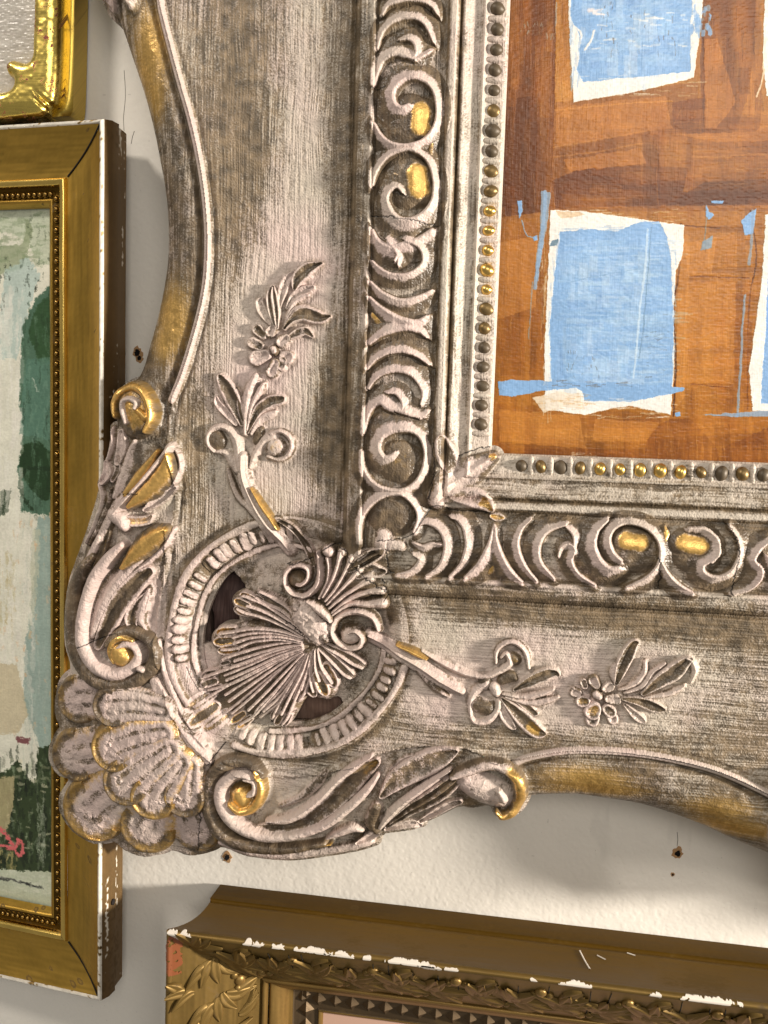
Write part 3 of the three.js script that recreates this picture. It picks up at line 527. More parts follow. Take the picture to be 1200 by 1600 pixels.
// lower fan
// a leaf of the palmette: a hollow blade with raised veins that run together at the foot, and a lobed tip
function palm(p, h, veins, x) {
  const n = p.length / 3, st = [{ p, h: h * 0.62, k: 'dome', wax: [0.88, 0.5], ...(x.gold ? { gold: [x.gold[0] * 0.4, 0], goldAt: x.goldAt } : {}) }], nx = [], ny = [];
  for (let i = 0; i < n; i++) { const a = Math.max(0, i - 1), b = Math.min(n - 1, i + 1), dx = p[3 * b] - p[3 * a], dy = p[3 * b + 1] - p[3 * a + 1], l = Math.hypot(dx, dy); nx.push(-dy / l); ny.push(dx / l); }
  const e = n - 1, tx = ny[e], ty = -nx[e], w = p[3 * e + 2];
  for (const o of veins > 2 ? [-0.8, 0, 0.8] : [-0.5, 0.5]) { const cx = p[3 * e] + nx[e] * o * w - tx * Math.abs(o) * w * 0.35, cy = p[3 * e + 1] + ny[e] * o * w - ty * Math.abs(o) * w * 0.35; st.push({ p: [cx - tx * w * 0.9, cy - ty * w * 0.9, w * 0.42, cx, cy, w * 0.52, cx + tx * w * 0.4, cy + ty * w * 0.4, w * 0.34], h: h * (o ? 0.86 : 1), k: 'leaf', wax: [0.55, 0.1], ...(x.gold ? { gold: [x.gold[0] * (o ? 0.8 : 1.25), 0.1] } : {}) }); }
  for (let v = 0; v < veins; v++) {
    const o = veins > 1 ? -0.72 + 1.44 * v / (veins - 1) : 0, q = [];
    for (let i = 0; i < n; i++) { const t = i / (n - 1), s = o * p[3 * i + 2] * (0.35 + 0.65 * t); q.push(p[3 * i] + nx[i] * s, p[3 * i + 1] + ny[i] * s, mix(2.2, 3.6, Math.sin(t * 2.6))); }
    st.push({ p: q.slice(0, 3 * (n - (Math.abs(o) > 0.5 ? 0 : 1))), h: h * (0.92 + 0.1 * (v % 2)), k: 'round', wax: [0.04, 0.55] });
  }
  relief(frame, 'palm_leaf', st, Z0);
}
palm([478, 992, 16, 446, 972, 17, 414, 955, 20, 388, 946, 20, 376, 941, 15], 9, 3, { gold: [0.9, 0], goldAt: [0.66, 0.97] });
palm([476, 982, 12, 446, 952, 12, 420, 938, 12, 404, 929, 8], 8, 2, {});
palm([474, 1000, 17, 436, 992, 19, 396, 992, 21, 366, 1000, 22, 346, 1002, 18], 8.6, 4, { gold: [0.9, 0], goldAt: [0.76, 0.99] });
palm([474, 1006, 16, 436, 1012, 18, 400, 1022, 18, 368, 1032, 15, 350, 1036, 9], 8, 3, {});
palm([474, 1010, 17, 436, 1022, 20, 396, 1040, 21, 354, 1058, 20, 324, 1067, 15], 8.8, 4, {});
palm([474, 1016, 16, 440, 1034, 20, 400, 1060, 24, 356, 1090, 28, 318, 1116, 25], 8, 4, { gold: [0.5, 0], goldAt: [0.72, 0.97] });
palm([476, 1020, 16, 452, 1044, 19, 420, 1078, 21, 390, 1108, 20, 370, 1122, 15], 9, 3, { gold: [0.9, 0], goldAt: [0.76, 0.99] });
palm([480, 1022, 14, 466, 1046, 17, 440, 1082, 18, 412, 1108, 12, 404, 1116, 7], 8.2, 4, {});
palm([484, 1022, 14, 474, 1050, 17, 456, 1085, 18, 442, 1114, 17, 436, 1124, 13], 9.6, 3, { gold: [0.5, 0], goldAt: [0.66, 0.97] });
palm([488, 1020, 12, 482, 1048, 13, 472, 1076, 12, 464, 1092, 7], 8.4, 3, {});
palm([494, 1014, 15, 494, 1040, 20, 500, 1062, 25, 505, 1073, 22], 9.4, 3, { gold: [0.6, 0], goldAt: [0.5, 0.9] });
palm([500, 1010, 13, 522, 1030, 13, 540, 1048, 11, 550, 1056, 6], 7, 2, {});
palm([506, 1006, 11, 534, 1020, 12, 556, 1033, 11, 568, 1040, 6], 7, 2, {});
// upper fan
const fan = (p, h, wax = [0.06, 0.75], k = 'ridge') => pal('palm_frond', p, h, wax, k, { dz: 2 });
relief(frame, 'palmette', [{ p: [505, 948, 14, 530, 915, 40, 552, 893, 44, 566, 884, 30], h: 5, k: 'dome', wax: [0.92, 0.8] }], { z0: 43, skirt: 10 });
fan([513, 872, 6, 515, 888, 4.5, 512, 910, 5, 500, 934, 4], 9);
fan([534, 862, 9, 528, 886, 6, 520, 907, 6, 506, 932, 4], 9.5);
fan([550, 872, 9, 540, 893, 5, 525, 920, 5.5, 510, 938, 4], 9.5);
fan([563, 890, 8, 546, 908, 5, 525, 930, 5, 512, 944, 4], 9);
fan([582, 903, 9, 560, 916, 5, 534, 934, 5.5, 515, 950, 4], 9);
fan([597, 922, 10, 573, 925, 6, 547, 935, 6, 518, 958, 4], 9);
fan([598, 942, 11, 576, 944, 8, 545, 944, 6, 518, 962, 4], 9);
fan([513, 860, 11, 516, 862, 11], 10, [0.2, 0.6], 'round');
fan([535, 860, 9, 537, 862, 9], 9, [0.3, 0.7], 'round');
pal('corner_leaflet', [546, 890, 6, 562, 880, 11, 578, 870, 13, 592, 864, 9, 598, 860, 4], 8, [0.75, 0.3], 'flute2', { dz: 3 });
pal('corner_leaflet', [560, 900, 6, 578, 890, 11, 590, 893, 10, 600, 893, 5], 7, [0.55, 0.2], 'leaf', { dz: 3 });
pal('corner_leaflet', [556, 872, 5, 562, 868, 8, 572, 862, 5], 7, [0.3, 0.3], 'leaf', { dz: 3 });
// volutes on both sides of the fan
pal('volute', [460, 905, 14, 464, 908, 14], 6, [0.95, 0.85], 'dome');
pal('volute', [497, 862, 4, 500, 880, 7, 500, 905, 8, 491, 922, 8, 476, 931, 7, 458, 928, 6, 447, 915, 5, 446, 898, 5, 456, 886, 5, 470, 884, 5.5, 482, 890, 6, 481, 905, 5, 471, 914, 4, 464, 913, 3], 9, [0.08, 0.6], 'ridge', { dz: 1 });
pal('volute', [546, 994, 18, 552, 993, 17], 8, [0.12, 0.6], 'dome');
pal('volute', [592, 984, 5, 584, 966, 7, 564, 956, 8, 541, 957, 8, 524, 968, 7, 519, 986, 7, 527, 1003, 6.5, 545, 1013, 6, 562, 1009, 6, 566, 996, 6, 556, 986, 5, 545, 988, 4], 9, [0.15, 0.7], 'ridge', { dz: 1 });
// the boss in the middle
relief(frame, 'boss', [{ p: [478, 962, 30, 496, 985, 28], h: 9, k: 'dome', wax: [0.15, 0.5] }, { p: [460, 943, 10, 464, 948, 10], h: 9, k: 'round', wax: [0.45, 0.5] }, { p: [504, 994, 10, 508, 998, 9], h: 9, k: 'round', wax: [0.5, 0.5] }, { p: [470, 966, 7, 476, 980, 8], h: 9.6, k: 'deep', wax: [0.8, 0.3] }], { z0: 44, skirt: 12, amp: 1.4 });
pal('lozenge', [482, 938, 3, 496, 948, 9, 510, 960, 9, 518, 970, 3], 11, [0.1, 0.7], 'round', { dz: 4 });

// ------------------------------------------------------------------ outer corner: scrolled acanthus on both sides, two tiers of shell between them
const acan = (name, strokes, o = {}) => relief(frame, name, Array.isArray(strokes) ? strokes : [strokes], { skirt: 5, amp: 0.45, fillet: 2.1, ...o });
// left side, from the top
acan('gilt_knob', [
  { p: [212, 630, 32, 218, 650, 35], h: 12, k: 'dome', wax: [0.45, 0.8], gold: [0.75, 0.2] },
  { p: [190, 650, 6, 188, 630, 9, 198, 612, 10, 216, 604, 10, 232, 613, 10, 242, 634, 10, 244, 656, 8, 236, 674, 5], h: 14, k: 'round', wax: [0.2, 0.8], gold: [0.98, 0.5] },
  { p: [226, 642, 8, 236, 652, 10], h: 13, k: 'round', wax: [0.3, 0.7], gold: [0.95, 0.6] },
  { p: [208, 660, 6, 203, 642, 8, 204, 628, 8, 214, 624, 7, 224, 630, 7, 222, 638, 5], h: 15, k: 'round', wax: [0.1, 0.4] }], { skirt: 22 });
acan('acanthus_lobe', { p: [252, 704, 4, 238, 724, 9, 220, 748, 12, 202, 771, 8], h: 8, k: 'dome', wax: [0.2, 0.9], gold: [0.95, 0.35] });
acan('acanthus_lobe', { p: [268, 712, 8, 264, 735, 18, 248, 757, 19, 226, 775, 14, 208, 790, 6], h: 10, k: 'dome', wax: [0.25, 0.95], gold: [0.98, 0.25] });
acan('acanthus_rib', { p: [272, 698, 8, 258, 716, 6.5, 236, 742, 6.5, 210, 772, 7, 184, 802, 8], h: 9.5, k: 'ridge', wax: CLEAN });
acan('acanthus_lobe', { p: [277, 700, 4, 284, 720, 5, 280, 745, 5, 264, 768, 4], h: 4, k: 'ridge', wax: [0.25, 0.3] });
acan('acanthus_leaf', { p: [277, 762, 4, 262, 774, 8, 246, 784, 8, 230, 796, 4], h: 5.4, k: 'leaf', wax: [0.25, 0.4] });
acan('acanthus_leaf', { p: [196, 812, 8, 214, 814, 9, 232, 812, 8, 240, 806, 4], h: 5.6, k: 'leaf', wax: [0.3, 0.3], gold: [0.5, 0] });
acan('acanthus_joint', { p: [182, 802, 12, 192, 810, 13, 200, 822, 8], h: 9, k: 'round', wax: [0.12, 0.4] });
acan('acanthus_lobe', { p: [264, 826, 8, 250, 836, 17, 234, 849, 20, 214, 867, 15, 198, 884, 6], h: 10.5, k: 'dome', wax: [0.3, 0.95], gold: [0.98, 0.3] });
acan('acanthus_lobe', { p: [276, 826, 4, 262, 850, 6, 236, 876, 6, 208, 896, 4], h: 4.6, k: 'ridge', wax: [0.12, 0.5] });
acan('acanthus_leaf', { p: [236, 892, 9, 215, 910, 16, 190, 940, 17, 172, 975, 14, 158, 1006, 8], h: 6.5, k: 'deep', wax: [0.75, 0.2] });
acan('acanthus_leaf', { p: [232, 930, 6, 218, 950, 14, 208, 968, 10, 216, 984, 4], h: 4.5, k: 'deep', wax: [0.7, 0.1] });
acan('acanthus_leaf', { p: [226, 872, 5, 200, 892, 12, 176, 920, 14, 158, 956, 13, 148, 990, 8], h: 5.5, k: 'wave', asym: [1, 1.8], wax: [0.15, 0.7] });
acan('acanthus_leaf', { p: [200, 770, 5, 184, 790, 10, 168, 822, 12, 152, 856, 10, 138, 890, 6], h: 5, k: 'wave', asym: [1, 1.8], wax: [0.25, 0.85] });
acan('acanthus_leaf', { p: [236, 920, 4, 226, 945, 8, 222, 968, 8, 232, 984, 4], h: 4, k: 'wave', asym: [1, 1.6], wax: [0.15, 0.6] });
acan('acanthus_leaf', { p: [214, 690, 5, 206, 715, 12, 196, 745, 13, 184, 775, 8], h: 4.5, k: 'wave', asym: [1, 1.6], wax: [0.3, 0.75] });
acan('acanthus_lobe', { p: [160, 838, 6, 150, 862, 9, 142, 876, 7], h: 7, k: 'round', wax: [0.1, 0.5] });
acan('acanthus_leaf', { p: [176, 806, 4, 170, 830, 8, 164, 860, 6, 152, 884, 3], h: 5, k: 'leaf', wax: [0.7, 0.7], gold: [0.35, 0] });
acan('edge_leaf', { p: [182, 668, 3, 180, 690, 5, 174, 716, 4], h: 6, k: 'ridge', wax: [0.15, 0.5] }, { skirt: 24 });
acan('edge_leaf', { p: [194, 676, 6, 194, 700, 10, 188, 722, 6], h: 6, k: 'leaf', wax: [0.3, 0.3] }, { skirt: 8 });
acan('edge_leaf', { p: [186, 716, 4, 188, 734, 6, 180, 750, 4], h: 6, k: 'leaf', wax: [0.6, 0.2] }, { skirt: 8 });
acan('edge_leaf', { p: [170, 722, 4, 172, 738, 9, 164, 752, 6], h: 6.4, k: 'leaf', wax: [0.3, 0.25] }, { skirt: 24 });
acan('edge_leaf', { p: [160, 756, 4, 164, 780, 6, 154, 812, 6, 140, 846, 4], h: 6, k: 'ridge', wax: [0.2, 0.6] }, { skirt: 24 });
acan('edge_leaf', { p: [178, 764, 3, 172, 790, 6, 158, 822, 5, 144, 850, 3], h: 6, k: 'ridge', wax: [0.55, 0.7] });
acan('volute', [
  { p: [152, 866, 6, 132, 890, 11, 120, 925, 13, 117, 965, 13, 118, 1002, 13, 128, 1032, 13, 146, 1056, 13, 172, 1068, 13, 200, 1068, 13, 226, 1055, 12, 244, 1036, 12, 247, 1014, 11, 234, 994, 10, 212, 984, 9, 190, 988, 8, 174, 1004, 7], h: 9, k: 'round', wax: [0.72, 0.75], gold: [0.1, 0.1] },
  { p: [198, 850, 7, 176, 872, 11, 152, 905, 11, 139, 945, 11, 134, 982, 12, 138, 1012, 13, 154, 1037, 12, 181, 1050, 11, 207, 1042, 11, 223, 1024, 9, 218, 1008, 8, 204, 1003, 7, 192, 1008, 4], h: 10.5, k: 'round', wax: [0.04, 0.25] },
  { p: [194, 1017, 19, 198, 1022, 19], h: 11.5, k: 'round', wax: [0.2, 0.7], gold: [0.98, 0.6] },
  { p: [186, 1030, 5, 180, 1016, 7, 184, 1000, 7, 198, 993, 7, 214, 997, 5], h: 9.6, k: 'round', wax: [0.4, 0.8], gold: [0.85, 0.3] },
  { p: [226, 1040, 7, 230, 1042, 7], h: 11, k: 'round', wax: [0.1, 0.6] }], { skirt: 24 });
// bottom side, from the corner
acan('volute', [
  { p: [412, 1206, 8, 398, 1190, 10, 376, 1185, 11, 350, 1194, 12, 333, 1216, 12, 329, 1250, 13, 338, 1284, 13, 362, 1308, 13, 395, 1319, 12, 450, 1322, 10, 510, 1312, 7], h: 9, k: 'round', wax: [0.7, 0.75], gold: [0.06, 0.12] },
  { p: [399, 1212, 6, 388, 1205, 8, 368, 1208, 10, 351, 1224, 11, 350, 1248, 12, 364, 1274, 12, 388, 1292, 11, 420, 1302, 10, 462, 1300, 8, 508, 1285, 8, 543, 1260, 8, 573, 1232, 7, 592, 1207, 4], h: 10.5, k: 'round', wax: [0.04, 0.25] },
  { p: [380, 1240, 20, 384, 1245, 20], h: 9.5, k: 'dome', wax: [0.15, 0.6], gold: [0.97, 0.6] },
  { p: [404, 1200, 5, 412, 1218, 8, 411, 1238, 9, 399, 1256, 9, 380, 1261, 8, 366, 1250, 7], h: 11, k: 'round', wax: [0.2, 0.6], gold: [0.98, 0.6] },
  { p: [388, 1210, 5, 402, 1216, 6, 402, 1232, 6, 393, 1236, 4], h: 11.4, k: 'round', wax: [0.1, 0.4] }], { skirt: 22 });
acan('acanthus_rib', { p: [420, 1278, 4, 450, 1276, 9, 476, 1264, 9, 504, 1242, 9, 528, 1217, 8, 556, 1194, 7, 582, 1178, 3], h: 7.5, k: 'ridge', wax: CLEAN });
acan('acanthus_leaf', { p: [408, 1290, 6, 470, 1284, 11, 508, 1262, 14, 540, 1232, 16, 566, 1204, 15, 588, 1188, 8], h: 6.2, k: 'deep', wax: [0.72, 0.4], gold: [0.5, 0], goldAt: [0.72, 1.1] });
acan('acanthus_leaf', { p: [440, 1256, 4, 470, 1244, 6, 496, 1222, 8, 510, 1204, 4], h: 3, k: 'ridge', wax: [0.5, 0.3] });
acan('acanthus_lobe', { p: [514, 1304, 3, 532, 1296, 8, 552, 1289, 9, 568, 1291, 5], h: 8, k: 'round', wax: [0.08, 0.4] });
acan('edge_roll', { p: [346, 1314, 5, 390, 1330, 8, 448, 1335, 9, 507, 1328, 9, 553, 1320, 9, 582, 1312, 7], h: 6, k: 'round', wax: [0.12, 0.5] }, { skirt: 26, lift: -2 });
acan('gilt_line', { p: [418, 1322, 3, 450, 1323, 5, 490, 1317, 5, 520, 1312, 3], h: 8.6, k: 'round', wax: [0.6, 0.9], gold: [0.9, 0.2] });
acan('acanthus_leaf', { p: [598, 1240, 5, 620, 1216, 16, 650, 1198, 20, 684, 1182, 18, 712, 1170, 6], h: 6.6, k: 'leaf', wax: [0.6, 0.3], gold: [0.2, 0] });
acan('acanthus_leaf', { p: [604, 1218, 4, 618, 1198, 7, 636, 1184, 7, 648, 1179, 3], h: 4.6, k: 'leaf', wax: [0.2, 0.4] });
acan('acanthus_rib', { p: [596, 1288, 5, 612, 1268, 9, 636, 1246, 8, 672, 1220, 7, 704, 1198, 4], h: 8.5, k: 'ridge', wax: CLEAN });
acan('acanthus_leaf', { p: [606, 1286, 5, 640, 1262, 12, 676, 1242, 16, 706, 1220, 14, 722, 1208, 6], h: 6, k: 'flute2', wax: [0.6, 0.3] });
acan('edge_leaf', { p: [604, 1293, 4, 624, 1287, 8, 646, 1284, 8, 658, 1286, 4], h: 7, k: 'leaf', wax: [0.15, 0.3] }, { skirt: 24, lift: -2 });
acan('edge_leaf', { p: [654, 1282, 4, 678, 1268, 8, 700, 1256, 9, 718, 1250, 6], h: 7, k: 'leaf', wax: [0.35, 0.3] }, { skirt: 24, lift: -2 });
acan('acanthus_joint', { p: [590, 1258, 10, 584, 1280, 14, 590, 1294, 8], h: 7, k: 'dome', wax: [0.85, 0.4] });
acan('edge_leaf', { p: [560, 1312, 4, 575, 1305, 8, 590, 1298, 6], h: 7, k: 'leaf', wax: [0.12, 0.4] }, { skirt: 20 });
acan('scroll_end', [
  { p: [730, 1216, 20, 760, 1232, 26, 780, 1240, 24], h: 7, k: 'dome', wax: [0.3, 0.3] },
  { p: [708, 1208, 6, 734, 1198, 10, 764, 1190, 10, 792, 1196, 11, 810, 1216, 12, 813, 1242, 12, 802, 1263, 11, 786, 1270, 8, 776, 1260, 4], h: 10.5, k: 'round', wax: [0.35, 0.75], gold: [0.97, 0.35], goldAt: [0.32, 1.2] },
  { p: [780, 1230, 9, 788, 1244, 9], h: 9.6, k: 'dome', wax: [0.25, 0.3] }], { skirt: 22 });
// shell: five lobes on the outer tier, five on the inner
const lobe = (name, p, h, lift, gold = [0.05, 0.4]) => acan(name, [{ p, h, k: 'cup', wax: [0.2, 0.9], gold, tip: 1 }], { lift, skirt: name === 'outer_shell_lobe' ? 24 : 8, amp: 0.5, fillet: 0.8 });
lobe('outer_shell_lobe', [205, 1096, 30, 165, 1092, 36, 132, 1090, 37, 124, 1092, 39], 8, -3);
lobe('outer_shell_lobe', [205, 1160, 34, 160, 1172, 40, 126, 1178, 41, 120, 1180, 43], 8, -2.5);
lobe('outer_shell_lobe', [225, 1200, 36, 188, 1230, 46, 152, 1262, 51, 147, 1265, 53], 8, -2, [0.1, 0.6]);
lobe('outer_shell_lobe', [252, 1220, 34, 242, 1260, 40, 233, 1286, 45, 231, 1290, 47], 8, -2.5, [0.05, 0.55]);
lobe('outer_shell_lobe', [296, 1220, 26, 300, 1268, 36, 304, 1290, 41, 306, 1292, 43], 8, -3);
lobe('inner_shell_lobe', [262, 1106, 22, 220, 1098, 28, 188, 1098, 31, 184, 1099, 33], 9.5, 3.5, [0.05, 0.25]);
lobe('inner_shell_lobe', [262, 1140, 26, 222, 1148, 32, 190, 1160, 36, 186, 1162, 38], 10, 4, [0.05, 0.6]);
lobe('inner_shell_lobe', [272, 1166, 26, 236, 1190, 34, 208, 1212, 37, 205, 1215, 39], 10, 4.4);
lobe('inner_shell_lobe', [288, 1185, 26, 266, 1212, 32, 249, 1236, 35, 247, 1239, 37], 10, 4, [0.05, 0.6]);
lobe('inner_shell_lobe', [304, 1190, 20, 298, 1218, 28, 295, 1236, 32, 295, 1238, 34], 9.5, 3.5);
acan('shell_hinge', { p: [206, 1086, 5, 226, 1108, 8, 246, 1136, 9, 272, 1156, 7], h: 7, k: 'leaf', wax: [0.9, 0.6] });
acan('shell_hinge', { p: [280, 1176, 5, 292, 1186, 9, 306, 1192, 9, 318, 1206, 6], h: 7.5, k: 'leaf', wax: [0.75, 0.3], gold: [0.25, 0] });
acan('corner_band', { p: [246, 1062, 8, 262, 1098, 12, 284, 1134, 13, 312, 1164, 12, 330, 1186, 6], h: 6, k: 'slab', wax: [0.08, 0.3] });
acan('corner_band', { p: [252, 1000, 5, 262, 1050, 6, 280, 1096, 7, 306, 1140, 6], h: 5, k: 'ridge', wax: [0.2, 0.6] });
// the leaf of the next ornament at the top of the left leg
acan('edge_leaf', [{ p: [150, -70, 24, 168, -30, 20, 176, 2, 12, 182, 18, 6], h: 8, k: 'leaf', wax: [0.15, 0.3] }, { p: [185, -70, 18, 206, -30, 16, 205, 10, 8], h: 8, k: 'ridge', wax: [0.3, 0.4] }], { skirt: 22 });
// the start of the centre ornament at the end of the bottom leg
acan('scroll_end', { p: [1206, 1282, 7, 1204, 1300, 9, 1210, 1322, 9], h: 10, k: 'round', wax: [0.25, 0.5] }, { skirt: 20 });
// the frame goes on to a deep centre ornament, unseen, its outline shaped for the shadow, beyond the edge of the picture on the right: its shadow falls on the wall in view
{
  const sh = new THREE.Shape(), q = flat([1218, 1262, 1228, 1340, 1262, 1396, 1310, 1424, 1350, 1440, 1415, 1448, 1475, 1426, 1520, 1402, 1555, 1382, 1580, 1416, 1620, 1455, 1700, 1490, 1900, 1490, 1900, 1150, 1218, 1200], 0.05), pts = [];
  for (let i = 0; i < q.length; i += 2) pts.push(new THREE.Vector2(q[i], q[i + 1]));
  sh.moveTo(pts[0].x, pts[0].y); for (const p of pts.slice(1)) sh.lineTo(p.x, p.y); sh.closePath();
  const g = new THREE.ExtrudeGeometry(sh, { depth: 0.046, bevelEnabled: true, bevelSize: 0.006, bevelThickness: 0.006, bevelOffset: -0.006, bevelSegments: 4 }); g.translate(0, 0, 0.006);
  const uv = g.attributes.uv, p = g.attributes.position; for (let i = 0; i < p.count; i++) { const w = uvOf(p.getX(i), p.getY(i)); uv.setXY(i, w[0], w[1]); }
  add(frame, 'centre_ornament', g, FINISH);
}
// bare wood seen through the two broken hollows
function woodTex(w, h, seed, c1, c2, along) {
  const d = new Uint8Array(w * h * 4);
  for (let j = 0; j < h; j++) for (let i = 0; i < w; i++) {
    const a = along ? i : j, b = along ? j : i, n = vn(b * 0.35 + vn(a * 0.01, b * 0.02, seed) * 6, a * 0.02, seed + 1), m = vn(b * 1.1, a * 0.05, seed + 2), k = clamp(n * 0.7 + m * 0.4 - 0.1), o = 4 * (j * w + i);
    for (let c = 0; c < 3; c++) d[o + c] = enc(mix(c1[c], c2[c], k)); d[o + 3] = 255;
  }
  return tex(d, w, h, true, true);
}
{
  const plate = (poly, z, tilt, map, name, seed, rough) => {
    const mat = new THREE.MeshStandardMaterial({ map, bumpMap: map, bumpScale: 0.0006, roughness: rough });
    const q = flat(poly, z), us = q.filter((_, i) => i % 2 === 0), vs = q.filter((_, i) => i % 2), u0 = Math.min(...us), u1 = Math.max(...us), v0 = Math.min(...vs), v1 = Math.max(...vs), st = 0.0008, nu = Math.ceil((u1 - u0) / st) + 1, nv = Math.ceil((v1 - v0) / st) + 1;
    const pl = []; for (let i = 0; i < q.length; i += 2) pl.push([q[i], q[i + 1]]); pl.push(pl[0]);
    const f = new Float32Array(nu * nv); for (let k = 0; k < nu * nv; k++) f[k] = polyIn(pl, u0 + (k % nu) * st, v0 + ((k / nu) | 0) * st);
    const [pos, idx] = clipMesh(nu, nv, f, (i, j) => { const u = u0 + i * st, v = v0 + j * st; return [u, v, z + tilt(u - u0, v - v0) + (vn(u * 160, v * 160, seed) - 0.5) * 0.002 + (vn(u * 700, v * 90, seed + 1) - 0.5) * 0.0006]; }, 0.02);
    const uv = []; for (let k = 0; k < pos.length; k += 3) uv.push(pos[k] / 0.06, pos[k + 1] / 0.06);
    add(frame, name, geom(pos, idx, uv), mat);
  };
  const dark = woodTex(256, 256, 40, [0.045, 0.026, 0.02], [0.16, 0.105, 0.085], false), purple = woodTex(256, 256, 46, [0.05, 0.025, 0.022], [0.13, 0.075, 0.066], false), brown = woodTex(256, 256, 52, [0.028, 0.017, 0.008], [0.12, 0.078, 0.036], true), rosy = woodTex(256, 256, 58, [0.14, 0.08, 0.06], [0.26, 0.17, 0.13], false);
  plate([270, 900, 330, 905, 328, 940, 336, 1015, 280, 1020], 0.0275, (u, v) => u * 0.12, dark, 'exposed_wood', 61, 0.75);
  plate([318, 870, 372, 875, 402, 930, 384, 1015, 332, 1020, 334, 960, 322, 918], 0.029, (u, v) => -Math.abs(v - 0.03) * 0.12 - u * 0.1, purple, 'exposed_wood', 66, 0.7);
  plate([410, 1119, 540, 1119, 540, 1170, 410, 1170], 0.024, (u, v) => v * 0.1, brown, 'exposed_wood', 71, 0.6);
  plate([448, 1078, 545, 1078, 548, 1122, 440, 1122], 0.028, (u, v) => v * 0.3, rosy, 'exposed_wood', 76, 0.8);
}

